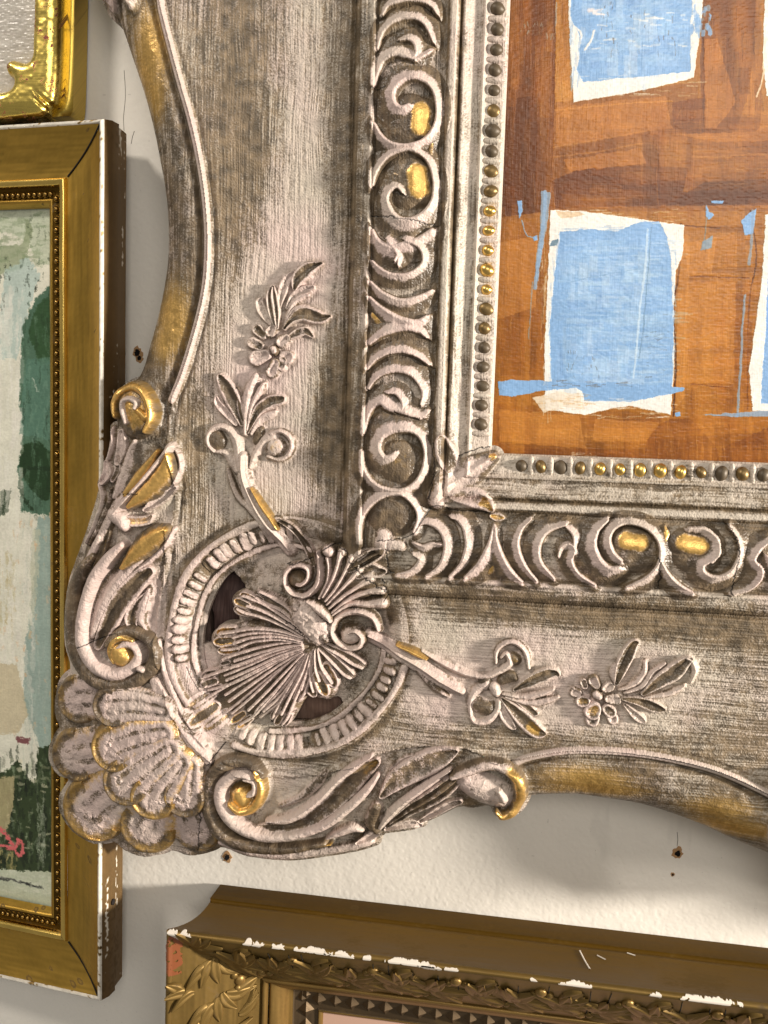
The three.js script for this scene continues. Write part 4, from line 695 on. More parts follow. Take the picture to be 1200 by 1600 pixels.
// ------------------------------------------------------------------ the finish of the big frame: pink-white paint, brown wax rubbed into its brush marks and carving, gilding on the high spots
{
  // more or less wax, as rubbed on the frame: photo x, y, reach in x, y, amount
  const spots = [[370, 150, 50, 260, 0.22], [470, 200, 34, 230, -0.2], [535, 250, 26, 500, 0.22], [350, 420, 40, 130, 0.16], [440, 480, 95, 110, -0.42], [400, 640, 70, 110, -0.4], [400, 760, 50, 60, -0.25], [510, 640, 36, 130, 0.26], [500, 420, 30, 60, -0.2], [310, 560, 30, 90, 0.05], [300, 700, 26, 90, 0.25], [470, 800, 60, 40, -0.22], [540, 840, 20, 40, -0.3],
    [850, 960, 300, 22, 0.3], [650, 960, 40, 40, -0.25], [1120, 985, 120, 30, 0.24], [720, 1000, 60, 26, -0.12], [780, 1060, 90, 60, -0.42], [960, 1075, 130, 62, -0.42], [680, 1090, 50, 40, -0.3], [740, 1140, 130, 26, 0.12], [1120, 1130, 90, 60, 0.15], [900, 1155, 260, 14, 0.12],
    [300, 1080, 40, 80, -0.35], [330, 1150, 40, 40, -0.35], [235, 985, 24, 100, -0.4], [600, 1160, 60, 30, -0.1], [360, 1040, 100, 90, -0.25], [380, 870, 50, 40, 0.0], [540, 1085, 50, 50, 0.1], [140, 1100, 40, 60, 0.08], [470, 1220, 60, 40, -0.15], [250, 830, 30, 40, -0.1]].map(([x, y, a, b, w]) => { const q = P(x, y, 0.048); return [q[0], q[1], a * 0.0004, b * 0.0004, w]; });
  const gilt = [[236, 92, 24, 60, 1], [246, 150, 16, 34, 0.9], [272, 498, 24, 44, 1.1], [260, 535, 20, 28, 1], [205, 30, 10, 16, 0.3], [916, 1212, 54, 16, 1], [930, 1230, 60, 13, 1.05], [1120, 1262, 44, 18, 0.9], [1145, 1292, 54, 15, 1.05], [870, 1238, 26, 8, 0.6], [210, 1052, 20, 8, 0.5], [1010, 1160, 0.1, 0.1, 0]].map(([x, y, a, b, w]) => { const q = P(x, y, 0.046); return [q[0], q[1], a * 0.0004, b * 0.0004, w]; });
  const cells = 0.0035, gu = Math.ceil(UW / cells) + 2, gv = Math.ceil(VH / cells) + 2, GW = new Float32Array(gu * gv), GG = new Float32Array(gu * gv);
  for (let j = 0; j < gv; j++) for (let i = 0; i < gu; i++) {
    const u = U0 + i * cells, v = V0 + j * cells; let a = 0, g = 0;
    for (const s of spots) { const e = ((u - s[0]) / s[2]) ** 2 + ((v - s[1]) / s[3]) ** 2; if (e < 9) a += s[4] * Math.exp(-e * 0.7); }
    for (const s of gilt) { const e = ((u - s[0]) / s[2]) ** 2 + ((v - s[1]) / s[3]) ** 2; if (e < 9) g = Math.max(g, s[4] * Math.exp(-e * 0.6)); }
    GW[j * gu + i] = a; GG[j * gu + i] = g;
  }
  const at = (A, u, v) => { const x = clamp((u - U0) / cells, 0, gu - 1.01), y = clamp((v - V0) / cells, 0, gv - 1.01), i = x | 0, j = y | 0, fx = x - i, fy = y - j, k = j * gu + i; return (A[k] * (1 - fx) + A[k + 1] * fx) * (1 - fy) + (A[k + gu] * (1 - fx) + A[k + gu + 1] * fx) * fy; };
  // wax on the mouldings by their members, from the picture outwards
  const MW = [[0, 0.3], [1, 0.25], [3, 0.3], [4, 0.2], [5, 0.55], [6, 0.36], [7, 0.42], [8, 0.6], [9, 1], [10, 0.75], [11, 0.2], [12, 0.14], [13, 0.65], [14, 0.95], [15, 0.62], [16, 0.46], [17, 0.5], [18, 0.62], [19, 0.85], [20, 0.3], [21, 0.12], [22, 0.55], [23, 0.62], [24, 0.66], [25, 0.8], [26, 1]].map(([i, w]) => [KN[i][0], w]);
  const mould = (s) => { for (let i = 1; i < MW.length; i++) if (s < MW[i][0]) return mix(MW[i - 1][1], MW[i][1], (s - MW[i - 1][0]) / (MW[i][0] - MW[i - 1][0])); return 0.9; };
  const cracks = [[590, 845, 640, 838, 660, 810, 678, 790, 700, 797, 740, 800, 764, 802], [440, 886, 470, 880, 482, 875], [502, 862, 520, 852, 540, 862, 548, 882, 580, 912, 600, 925], [603, 858, 606, 890, 612, 898], [445, 972, 462, 985, 485, 1003], [596, 905, 602, 925, 600, 940], [316, 1260, 312, 1290, 306, 1332], [330, 1190, 342, 1172, 352, 1160], [675, 693, 676, 740, 668, 780], [714, 714, 742, 703, 762, 700], [130, 1008, 160, 996, 190, 985], [200, 770, 225, 772], [1028, 870, 1030, 905, 1030, 920], [1138, 820, 1152, 850, 1150, 880, 1142, 930], [578, 140, 600, 136], [578, 338, 600, 340, 684, 352]].map((c) => spline(flat(c, 0.05), 2, 8));
  const CK = new Uint8Array(NU * NV);
  for (const c of cracks) for (let q = 0; q + 1 < c.length; q++) for (let t = 0; t < 1; t += 0.04) {
    const u = mix(c[q][0], c[q + 1][0], t), v = mix(c[q][1], c[q + 1][1], t), w = (vn(u * 900, v * 900, 70) - 0.5) * 0.0016, i = Math.round((u + w - U0) / RES), j = Math.round((v + w - V0) / RES);
    if (i > 1 && j > 1 && i < NU - 1 && j < NV - 1) { CK[j * NU + i] = 255; if (vn(u * 300, v * 300, 71) > 0.45) CK[j * NU + i + 1] = 255; }
  }
  const col = new Uint8Array(NU * NV * 4), orm = new Uint8Array(NU * NV * 4), bmp = new Uint8Array(NU * NV * 4);
  for (let j = 0; j < NV; j++) for (let i = 0; i < NU; i++) {
    const u = U0 + i * RES, v = V0 + j * RES, k = j * NU + i, o = 4 * k, s = sOf(u, v), leg = US - u > VS - v, su = leg ? u : v, sv = leg ? v : u;
    const l1 = vn(su * 1500 + vn(su * 60, sv * 30, 7) * 4, sv * 60, 1), l2 = vn(su * 620, sv * 26, 2), l3 = vn(u * 1700, v * 1700, 3), l4 = vn(u * 340, v * 340, 4), big = fbm(u * 42, v * 42, 60);
    let wax, gold = 0, grain, rail = 0, roll = 0;
    const carved = TOP[k] >= 0;
    if (carved) {
      wax = WAX[k]; gold = GILT[k];
      grain = 0.34 * l3 + 0.36 * l4 + 0.3 * big; wax = wax * 1.12 - 0.03 + (big - 0.5) * 0.4;
    } else if (s < SG) {
      wax = mould(Math.max(0, s)) + (big - 0.5) * (s > KN[14][0] && s < KN[19][0] ? 1.1 : 0.5) + (l2 - 0.5) * 0.15; grain = 0.35 * l1 + 0.15 * l2 + 0.3 * l3 + 0.2 * l4;
    } else {
      const cz = sstep(CZU + 0.015, CZU - 0.015, u) * sstep(CZV + 0.015, CZV - 0.015, v);
      const dc = bil(DC, u, v), rm = Math.hypot(u - MC[0], v - MC[1]);
      if (rm < MR * 0.98) { wax = 0.36 + (big - 0.5) * 1.5 + at(GW, u, v) + (rm > MR * 0.84 ? 0.35 : 0); grain = 0.4 * l3 + 0.4 * l4 + 0.2 * big; }
      else if (dc > 0) { wax = 0.66 + 0.25 * (1 - sstep(0.001, 0.007, dc)) + (big - 0.5) * 0.45 + at(GW, u, v); grain = 0.35 * l1 + 0.2 * l2 + 0.3 * l3 + 0.15 * l4; roll = 1; gold = at(GG, u, v); wax = mix(wax, 0.44 + (big - 0.5) * 1.7 + at(GW, u, v), cz); grain = mix(grain, 0.45 * l3 + 0.35 * l4 + 0.2 * big, cz); if (cz > 0.5) roll = 0; }
      else { wax = 0.55 + at(GW, u, v) * 1.35 + (big - 0.5) * 0.16 + (l2 - 0.5) * 0.14; grain = 0.4 * l1 + 0.38 * l3 + 0.1 * l4 + 0.12 * big; rail = 1; }
      if (rm > MR && rm < MR + 0.006) wax += 0.5 * (1 - (rm - MR) / 0.006);
    }
    const soft = carved ? 0.16 : s < SG ? 0.22 : 0.27;
    const d = DIRT[k] > 0 && DIRT[k] <= 1 ? DIRT[k] * sstep(0.4, 0.62, l4 * 0.6 + big * 0.4) * 0.7 : 0;   // dark wax left along the outlines of the carving, in broken lines
    let m = sstep(-soft, soft, wax - grain); m = Math.max(m, d);
    const g = gold > 0 ? sstep(carved ? -0.3 : -0.5, carved ? 0.3 : 0.45, gold + (l4 - 0.5) * (carved ? 0.5 : 0.2) - 0.3 - 0.5 * (0.4 * l3 + 0.3 * l4 + 0.3 * l1)) * (carved ? 0.96 : 0.95) : 0;
    const warm = fbm(u * 25, v * 25, 80), pinkness = clamp(0.55 + (carved ? 0.25 : -at(GW, u, v) * 1.0 - 0.3) + (warm - 0.5) * 1.6), t2 = vn(u * 800, v * 800, 5), fleck = l3 > 0.86 ? 0.05 : 0;
    const br = clamp((rail ? 0.5 : s < SG && !carved ? 0.42 : 0.25) + (vn(u * 230, v * 230, 90) - 0.5) * 1.1 + (l1 - 0.5) * 0.5);
    for (let c = 0; c < 3; c++) {
      let x = mix([0.50, 0.44, 0.365][c], [0.545, 0.43, 0.392][c], pinkness) * (0.9 + 0.16 * t2) + fleck;
      const b = mix([0.055, 0.037, 0.017][c], [0.20, 0.142, 0.08][c], br);
      x = mix(x, b, m * 0.94);
      x = mix(x, [0.80, 0.50, 0.15][c] * (0.82 + 0.3 * t2) * (1 - 0.6 * m * (carved ? 0.6 : 0.55)), g);
      if (CK[k]) x *= 0.12;
      col[o + c] = enc(x);
    }
    col[o + 3] = 255;
    orm[o] = 255; orm[o + 1] = Math.round(255 * clamp(mix(mix(0.5, 0.42, m), 0.3 + 0.16 * l4, g))); orm[o + 2] = Math.round(255 * g * (roll ? 0.6 : 0.88)); orm[o + 3] = 255;
    const hgt = clamp(0.5 + (1 - 0.75 * g) * ((s < SG || carved || roll ? 0.2 : 0.5) * (l1 - 0.5) + 0.35 * (l3 - 0.5) + 0.3 * (l4 - 0.5)) - (CK[k] ? 0.5 : 0) - 0.12 * m);
    bmp[o] = bmp[o + 1] = bmp[o + 2] = Math.round(255 * hgt); bmp[o + 3] = 255;
  }
  FINISH.map = tex(col, NU, NV, true); FINISH.roughnessMap = FINISH.metalnessMap = tex(orm, NU, NV, false); FINISH.bumpMap = tex(bmp, NU, NV, false); FINISH.bumpScale = 0.0009;
}

// ------------------------------------------------------------------ painted canvases
function canvasOf(px0, py0, px1, py1, z, scale) {                    // a painting's own flat layout, in metres from its lower left corner
  const a = P(px0, py0, z), b = P(px1, py1, z), w = b[0] - a[0], h = a[1] - b[1], cw = Math.min(2048, Math.round(w / scale)), ch = Math.min(2048, Math.round(h / scale));
  const cv = document.createElement('canvas'); cv.width = cw; cv.height = ch;
  const c = cv.getContext('2d'), r = rng(cw + ch);
  const T = (x, y) => { const q = P(x, y, z); return [(q[0] - a[0]) / w * cw, (a[1] - q[1]) / h * ch]; };
  const poly = (list, color, rough = 3, alpha = 1, step = 6) => {
    rough *= 0.42;
    const pts = []; const n = list.length / 2;
    for (let i = 0; i < n; i++) {
      const p = T(list[2 * i], list[2 * i + 1]), q = T(list[2 * ((i + 1) % n)], list[2 * ((i + 1) % n) + 1]), len = Math.hypot(q[0] - p[0], q[1] - p[1]), m = Math.max(1, Math.round(len / step));
      for (let k = 0; k < m; k++) { const t = k / m, j = () => (fbm((p[0] + (q[0] - p[0]) * t) * 0.05 + i * 7, (p[1] + (q[1] - p[1]) * t) * 0.05 + list[0], 3) - 0.5) * rough * 2.4 + (r() - 0.5) * rough * 0.7; pts.push([p[0] + (q[0] - p[0]) * t + j(), p[1] + (q[1] - p[1]) * t + j()]); }
    }
    c.globalAlpha = alpha; c.fillStyle = color; c.beginPath(); c.moveTo(pts[0][0], pts[0][1]); for (const p of pts) c.lineTo(p[0], p[1]); c.closePath(); c.fill(); c.globalAlpha = 1;
  };
  const line = (list, color, width, alpha = 1) => {
    const sp = spline(list, 2, 8).map((p) => T(p[0], p[1])); c.globalAlpha = alpha; c.strokeStyle = color; c.lineWidth = width; c.lineCap = 'round'; c.lineJoin = 'round'; c.beginPath(); c.moveTo(sp[0][0], sp[0][1]); for (const p of sp) c.lineTo(p[0] + (r() - 0.5) * 0.6, p[1] + (r() - 0.5) * 0.6); c.stroke(); c.globalAlpha = 1;
  };
  const dry = (x0, y0, x1, y1, color, n, w, len, vertical, alpha) => {  // dry brush: many short bristle lines
    for (let i = 0; i < n; i++) { const x = mix(x0, x1, r()), y = mix(y0, y1, r()), l = len * (0.3 + r()); line(vertical ? [x, y, x + (r() - 0.5) * 4, y + l] : [x, y, x + l, y + (r() - 0.5) * 4], color, w * (0.4 + r()), alpha * (0.4 + 0.6 * r())); }
  };
  return { a, b, w, h, cw, ch, cv, c, poly, line, dry, r, z };
}
function finishCanvas(k, weave, bump, warp = 1.5) {                              // the weave of the cloth and the body of the paint
  const d = k.c.getImageData(0, 0, k.cw, k.ch), out = new Uint8Array(k.cw * k.ch * 4), hb = new Uint8Array(k.cw * k.ch * 4), pxm = k.w / k.cw;
  for (let j = 0; j < k.ch; j++) for (let i = 0; i < k.cw; i++) {
    const x = i * pxm * 1000, y = j * pxm * 1000, wi = clamp(Math.round(i + (vn(x * 0.9, y * 0.35, 21) - 0.5) * warp * 3 + (vn(x * 2.6, y * 2.6, 22) - 0.5) * warp * 2), 0, k.cw - 1), wj = clamp(Math.round(j + (vn(x * 0.35, y * 0.9, 23) - 0.5) * warp * 3 + (vn(x * 2.6, y * 2.6, 24) - 0.5) * warp * 2), 0, k.ch - 1);
    const o = 4 * (wj * k.cw + wi), q = 4 * ((k.ch - 1 - j) * k.cw + i);
    const stx = (vn(x * 3.2, y * 0.12, 11) - 0.5) * 0.5 + (vn(x * 0.16, y * 2.8, 12) - 0.5) * 0.4;
    const wv = (vn(x * 2.6, y * 0.5, 1) + vn(x * 0.5, y * 2.6, 2) - 1) * weave, sp = (vn(x * 1.1, y * 1.1, 5) - 0.5) * 0.07, bl = (fbm(x * 0.09, y * 0.09, 8) - 0.5) * 0.1;
    const sat = (Math.max(d.data[o], d.data[o + 2]) - Math.min(d.data[o], d.data[o + 2])) / 255, m = 1 + wv * 0.45 + sp + bl + stx * (0.03 + (d.data[o] > d.data[o + 2] ? 0.16 : 0.0) * sat * 0.8);
    for (let c = 0; c < 3; c++) out[q + c] = clamp(d.data[o + c] * m, 0, 255); out[q + 3] = 255;
    const L = (d.data[o] + d.data[o + 1] + d.data[o + 2]) / 765; hb[q] = hb[q + 1] = hb[q + 2] = clamp(110 + 60 * L + wv * 90 + (vn(x * 0.5, y * 0.9, 9) - 0.5) * 30 + stx * 26, 0, 255); hb[q + 3] = 255;
  }
  return new THREE.MeshStandardMaterial({ map: tex(out, k.cw, k.ch, true), bumpMap: tex(hb, k.cw, k.ch, false), bumpScale: bump, roughness: 0.3 });
}
function canvasMesh(k, mat, name, label, thick = 0.004) {
  const g = group(name, label, 'painting');
  const m = add(g, 'painted_face', new THREE.PlaneGeometry(k.w, k.h), mat); m.position.set((k.a[0] + k.b[0]) / 2, (k.a[1] + k.b[1]) / 2, k.z);
  const s = add(g, 'backing_board', new THREE.BoxGeometry(k.w, k.h, thick), new THREE.MeshStandardMaterial({ color: 0x6b5138, roughness: 0.9 })); s.position.set(m.position.x, m.position.y, k.z - thick / 2 - 0.0005);
  return g;
}
{
  const k = canvasOf(740, -80, 1360, 745, 0.0315, 0.00024), { poly, line, dry } = k;
  k.c.fillStyle = '#9c6422'; k.c.fillRect(0, 0, k.cw, k.ch);
  dry(740, -80, 1360, 740, '#7c4513', 900, 9, 60, true, 0.16); dry(740, -80, 1360, 740, '#c08036', 700, 6, 50, true, 0.15);
  // brown glaze laid in broad strokes
  poly([740, -80, 872, -80, 868, 60, 866, 200, 858, 330, 740, 345], '#643510', 4, 0.82); poly([740, 160, 840, 150, 836, 340, 740, 350], '#52290b', 3, 0.6);
  poly([868, -80, 895, -80, 893, 40, 895, 160, 868, 166], '#ae7530', 3, 0.9); dry(869, 20, 893, 150, '#d09a55', 60, 3, 20, true, 0.35);
  poly([1098, -80, 1185, -80, 1182, 60, 1168, 150, 1150, 205, 1100, 205, 1094, 120], '#6f3d13', 4, 0.85);
  poly([1180, -80, 1200, -80, 1196, 150, 1168, 210, 1180, 100], '#a36a2a', 3, 0.8);
  poly([866, 160, 1090, 128, 1094, 205, 1200, 200, 1360, 190, 1360, 330, 860, 330], '#8a531d', 5, 0.75);
  poly([862, 235, 1020, 205, 1024, 320, 870, 326], '#7d4716', 3, 0.7); poly([1050, 160, 1098, 152, 1098, 206, 1052, 202], '#6b350d', 3, 0.65);
  poly([862, 282, 900, 266, 980, 258, 1075, 262, 1068, 300, 1200, 290, 1360, 280, 1360, 322, 1060, 320, 868, 326], '#552a0c', 4, 0.75);
  poly([1085, 226, 1160, 205, 1200, 198, 1360, 190, 1360, 230, 1180, 240], '#643611', 4, 0.55); poly([1100, 285, 1360, 270, 1360, 320, 1040, 322], '#4e270b', 3, 0.55);
  line([866, 172, 930, 166, 1000, 160, 1050, 158], '#c98f4a', 3, 0.6); line([864, 230, 960, 214, 1010, 205, 1080, 202], '#b67a38', 3, 0.6); line([860, 246, 940, 236, 1022, 226, 1026, 280, 1028, 318], '#b97b36', 4, 0.5); line([1028, 240, 1030, 318], '#4a2207', 4, 0.6); line([1080, 206, 1084, 250, 1080, 296], '#b87a36', 3, 0.45); line([1090, 246, 1200, 240], '#b57836', 4, 0.4);
  for (let i = 0; i < 16; i++) { const x = mix(880, 1080, k.r()); line([x, 150 + k.r() * 30, x - 14 - k.r() * 20, 200 + k.r() * 30], '#c18440', 1.6, 0.35); }
  line([866, 0, 864, 120, 864, 200, 860, 330], '#4c2206', 3, 0.5); line([1098, 40, 1100, 130, 1098, 206], '#4a2106', 4, 0.7);
  for (let i = 0; i < 10; i++) { const x = 790 + k.r() * 66, y = k.r() * 130; line([x, y, x - 16, y + 60 + k.r() * 60], '#8d4f1c', 1.6, 0.5); }
  // the drag of the wide brush: long bristle lines in the wet glaze
  const drag = (x0, y0, x1, y1, vert, n) => { for (let i = 0; i < n / 5; i++) { const c = ['#3d1c06', '#5a2d0b', '#c8873c', '#a8661f', '#6b3408', '#b97226'][(k.r() * 6) | 0], x = mix(x0, x1, k.r()), y = mix(y0, y1, k.r()), l = 40 + 130 * k.r(), w = 8 + 30 * k.r() * k.r(), sk = (k.r() - 0.5) * 16; poly(vert ? [x, y, Math.min(x1, x + w), y, Math.min(x1, x + w + sk), y + l, x + sk, y + l] : [x, y, Math.min(x1 + 60, x + l), y + sk, Math.min(x1 + 60, x + l), Math.min(y1, y + w + sk), x, Math.min(y1, y + w)], c, 4, 0.07 + 0.13 * k.r()); } dry(x0, y0, x1, y1, '#e0b070', n / 14, 1.2, vert ? 40 : 60, vert, 0.3); dry(x0, y0, x1, y1, '#3a1a05', n / 12, 1.3, vert ? 40 : 60, vert, 0.3); };
  drag(760, -80, 866, 330, true, 420); drag(868, -80, 895, 160, true, 80); drag(1098, -80, 1190, 205, true, 330); drag(860, 165, 1300, 325, false, 620); drag(870, 150, 1095, 215, true, 120);
  for (const q of [[868, 168, 960, 158, 1040, 150, 1050, 200, 870, 228], [1060, 210, 1100, 208, 1180, 206, 1190, 196, 1330, 190, 1330, 215, 1120, 222], [880, 250, 1000, 232, 1010, 256, 890, 268], [1100, 60, 1120, 60, 1150, 160, 1120, 200, 1102, 200]]) poly(q, '#c9833a', 5, 0.4);
  // lower field
  poly([740, 345, 858, 330, 852, 470, 846, 600, 780, 625, 740, 640], '#99601f', 3, 0.7); poly([1062, 345, 1180, 335, 1170, 500, 1165, 650, 1060, 650], '#a16825', 3, 0.75);
  dry(768, 350, 850, 600, '#8e4f14', 260, 2, 26, true, 0.35); dry(1070, 440, 1160, 640, '#8c4d15', 200, 2.4, 60, false, 0.3); dry(1062, 350, 1170, 640, '#c88c42', 120, 3, 30, true, 0.25);
  line([1084, 432, 1170, 434], '#5a2a08', 2.5, 0.7); line([1064, 350, 1060, 430, 1052, 480, 1056, 560, 1052, 650], '#3d1a05', 4, 0.8); line([1172, 330, 1182, 400, 1170, 480, 1168, 640], '#3d1a05', 3.4, 0.7); line([1010, 345, 1060, 352, 1125, 356], '#4a2207', 3, 0.7); line([1080, 600, 1140, 606], '#55270a', 3, 0.6); line([1064, 618, 1165, 620], '#c3863e', 3, 0.5);
  poly([740, 625, 850, 640, 960, 640, 1045, 652, 1180, 650, 1360, 640, 1360, 745, 740, 745], '#985f20', 4, 0.8);
  poly([1010, 690, 1022, 668, 1050, 654, 1080, 655, 1120, 700, 1128, 745, 1005, 745], '#693710', 4, 0.6); poly([1128, 700, 1150, 690, 1200, 668, 1360, 660, 1360, 745, 1130, 745], '#703b11', 5, 0.65); poly([740, 700, 1005, 702, 1010, 745, 740, 745], '#7a4213', 3, 0.5);
  dry(775, 640, 1200, 700, '#c98e45', 240, 2.5, 40, true, 0.22); line([914, 640, 916, 712], '#c58840', 5, 0.5); line([1128, 676, 1133, 720], '#d49a55', 2, 0.7); line([800, 668, 1000, 668], '#6f3d13', 2, 0.5);
  dry(890, 708, 930, 714, '#e8ddcc', 26, 2.5, 8, false, 0.8);
  drag(764, 345, 850, 640, true, 260); drag(1060, 345, 1175, 640, true, 260); drag(1060, 345, 1165, 640, false, 160); drag(764, 640, 1300, 745, false, 420); drag(764, 640, 1300, 700, true, 200);
  for (const q of [[770, 380, 840, 370, 838, 480, 775, 500], [1070, 380, 1120, 370, 1112, 430, 1075, 432], [1072, 440, 1150, 440, 1146, 600, 1066, 598], [1060, 360, 1078, 370, 1070, 620, 1056, 640], [780, 640, 905, 650, 915, 700, 780, 690], [930, 655, 1030, 660, 1010, 690, 925, 690]]) poly(q, '#d08d42', 5, 0.38);
  // white ground and blue on top, square by square
  const smear = (x0, y0, x1, y1, n, cols, vert) => { for (let i = 0; i < n; i++) { const x = mix(x0, x1, k.r()), y = mix(y0, y1, k.r()), l = 14 + 50 * k.r(), w = 5 + 16 * k.r(); poly(vert ? [x, y, x + w, y + 3, x + w, y + l, x, y + l] : [x, y, x + l, y + 3, x + l, y + w, x, y + w], cols[(k.r() * cols.length) | 0], 5, 0.1 + 0.22 * k.r()); } };
  const white = '#e2e1dc', blue = '#7fa6d2', pale = '#9fbfdf';
  poly([886, -80, 1102, -80, 1096, 30, 1084, 122, 1000, 142, 896, 160, 890, 60], white, 3); poly([893, -80, 1090, -80, 1080, 20, 1078, 112, 1000, 120, 912, 128, 902, 110, 908, 60, 892, 30], blue, 4);
  smear(905, -60, 1040, 95, 70, [pale, '#6f97c6', '#8fb3da', '#dfe4e6'], true); smear(905, -60, 1030, 95, 40, [pale, '#6f97c6', '#a9c4e0'], false);
  dry(905, 0, 1075, 100, pale, 240, 4, 22, false, 0.35); dry(920, 20, 1070, 80, '#f0ebe2', 26, 4, 14, false, 0.6); dry(930, 0, 1060, 80, '#5d4636', 30, 2.2, 9, true, 0.55); poly([1083, -80, 1100, -80, 1098, 10, 1084, 70], white, 3, 0.9); dry(1080, 5, 1112, 50, blue, 34, 7, 9, true, 0.85); dry(806, 30, 870, 55, '#8e9cab', 20, 2, 8, true, 0.6); line([870, 4, 868, 40], '#8f9aa8', 4, 0.6);
  line([896, 40, 908, 54, 902, 72], '#efe9df', 5, 0.8); line([914, 78, 924, 62, 928, 48], '#efe9df', 5, 0.8); dry(915, 14, 935, 22, '#e9dcd8', 10, 5, 12, false, 0.7);
  const edgeBrush = () => { dry(858, 358, 876, 590, blue, 46, 3, 20, true, 0.55); dry(870, 352, 1000, 368, blue, 40, 3, 26, false, 0.5); dry(1040, 380, 1056, 600, blue, 44, 3, 18, true, 0.5); dry(846, 340, 860, 640, '#e2e1dc', 40, 2.4, 22, true, 0.5); dry(860, 324, 1060, 350, '#e2e1dc', 34, 2, 22, false, 0.45); dry(900, 622, 1040, 654, '#e2e1dc', 50, 2.4, 20, false, 0.5); dry(888, 118, 1080, 150, '#e2e1dc', 40, 2.4, 22, false, 0.5); dry(890, 0, 908, 120, blue, 40, 3, 20, true, 0.5); };
  poly([860, 328, 910, 330, 985, 340, 1070, 352, 1066, 400, 1056, 425, 1052, 500, 1054, 560, 1048, 648, 985, 634, 950, 640, 915, 648, 852, 640, 850, 560, 855, 450], white, 3);
  poly([876, 362, 920, 358, 965, 362, 1000, 346, 1030, 345, 1042, 370, 1048, 400, 1050, 460, 1052, 520, 1050, 606, 1010, 622, 975, 628, 912, 626, 910, 608, 862, 596, 858, 520, 866, 430], blue, 4);
  smear(868, 370, 1000, 570, 90, [pale, '#6f97c6', '#8fb3da', '#c9d8e4'], true); smear(868, 370, 990, 590, 60, [pale, '#7199c8', '#b4cce2'], false);
  dry(870, 370, 1035, 600, pale, 420, 4, 34, false, 0.3); dry(900, 380, 1040, 600, '#b9d2e6', 120, 6, 40, false, 0.25); dry(1000, 480, 1045, 590, '#4d5257', 26, 2, 8, false, 0.4); line([1012, 358, 1008, 420, 1000, 480, 996, 530, 990, 590], '#c4d8e8', 5, 0.7); line([1018, 356, 1012, 430, 1004, 520, 998, 560], '#5f7f9c', 2.4, 0.6); line([886, 442, 930, 432, 1000, 420], '#6d92b8', 2, 0.5); dry(885, 545, 945, 590, '#5a5048', 20, 2.4, 6, true, 0.5);
  poly([778, 596, 800, 593, 900, 597, 980, 600, 1070, 606, 1066, 612, 985, 628, 930, 626, 900, 606, 850, 610, 800, 620, 780, 618], blue, 3); dry(860, 594, 1000, 606, '#5b4a3c', 18, 2.5, 14, false, 0.45); poly([832, 622, 870, 612, 905, 616, 915, 640, 880, 636, 850, 645], '#ddd2c0', 4, 0.85); dry(828, 615, 915, 645, '#c59a62', 40, 2, 16, false, 0.5); poly([868, 330, 905, 331, 915, 336, 876, 341], '#cfa777', 3, 0.6);
  edgeBrush();
  line([852, 300, 850, 340, 846, 380, 840, 420, 836, 450], blue, 10, 0.75); poly([845, 298, 860, 300, 856, 345, 846, 400, 838, 440, 836, 420, 844, 360], '#86a3c0', 3, 0.8); poly([808, 314, 816, 313, 817, 330, 812, 342], blue, 2); line([816, 345, 822, 366, 836, 372], blue, 3, 0.7); poly([833, 370, 840, 368, 840, 376, 834, 377], blue, 2); line([832, 440, 828, 500, 826, 530], '#7c90a6', 3, 0.6); poly([862, 376, 872, 372, 870, 384, 858, 385], '#6c8799', 2);
  poly([1103, 320, 1108, 330, 1116, 336, 1108, 344, 1103, 338], blue, 2); poly([1098, 378, 1114, 368, 1112, 388, 1094, 392], '#7d97b0', 2, 0.85); line([1104, 340, 1100, 380], '#70889f', 3, 0.6); poly([1158, 345, 1172, 332, 1182, 326, 1178, 365, 1164, 368], blue, 2); line([1176, 330, 1174, 380, 1170, 412], '#7d97b8', 7, 0.7); poly([1110, 313, 1132, 314, 1130, 318, 1112, 317], blue, 1.5); line([1164, 462, 1160, 510, 1158, 560, 1152, 650], '#84a0bf', 6, 0.75); poly([1095, 648, 1150, 645, 1210, 640, 1210, 650, 1150, 652], '#86a4c8', 3, 0.8); poly([1054, 645, 1062, 643, 1064, 650, 1056, 651], blue, 2);
  for (const [y0, y1] of [[-80, 148], [335, 640]]) { { const d = y0 < 0 ? 22 : 0; poly([1196, y0, 1360, y0, 1360, y1, 1176 + d, y1 + 2, 1170 + d, y1 - 60, 1190 + d * 0.3, y1 - 200], white, 3); poly([1204 + d * 0.4, y0, 1360, y0, 1360, y1 - 8, 1188 + d, y1 - 10, 1196 + d * 0.6, y1 - 120], blue, 4); } }
  line([1195, 60, 1192, 120, 1182, 150], '#e8ddc9', 5, 0.7);
  canvasMesh(k, finishCanvas(k, 0.025, 0.0008, 0.8), 'blue_square_painting', 'abstract painting of blue and white squares on brown glaze inside the carved frame');
}
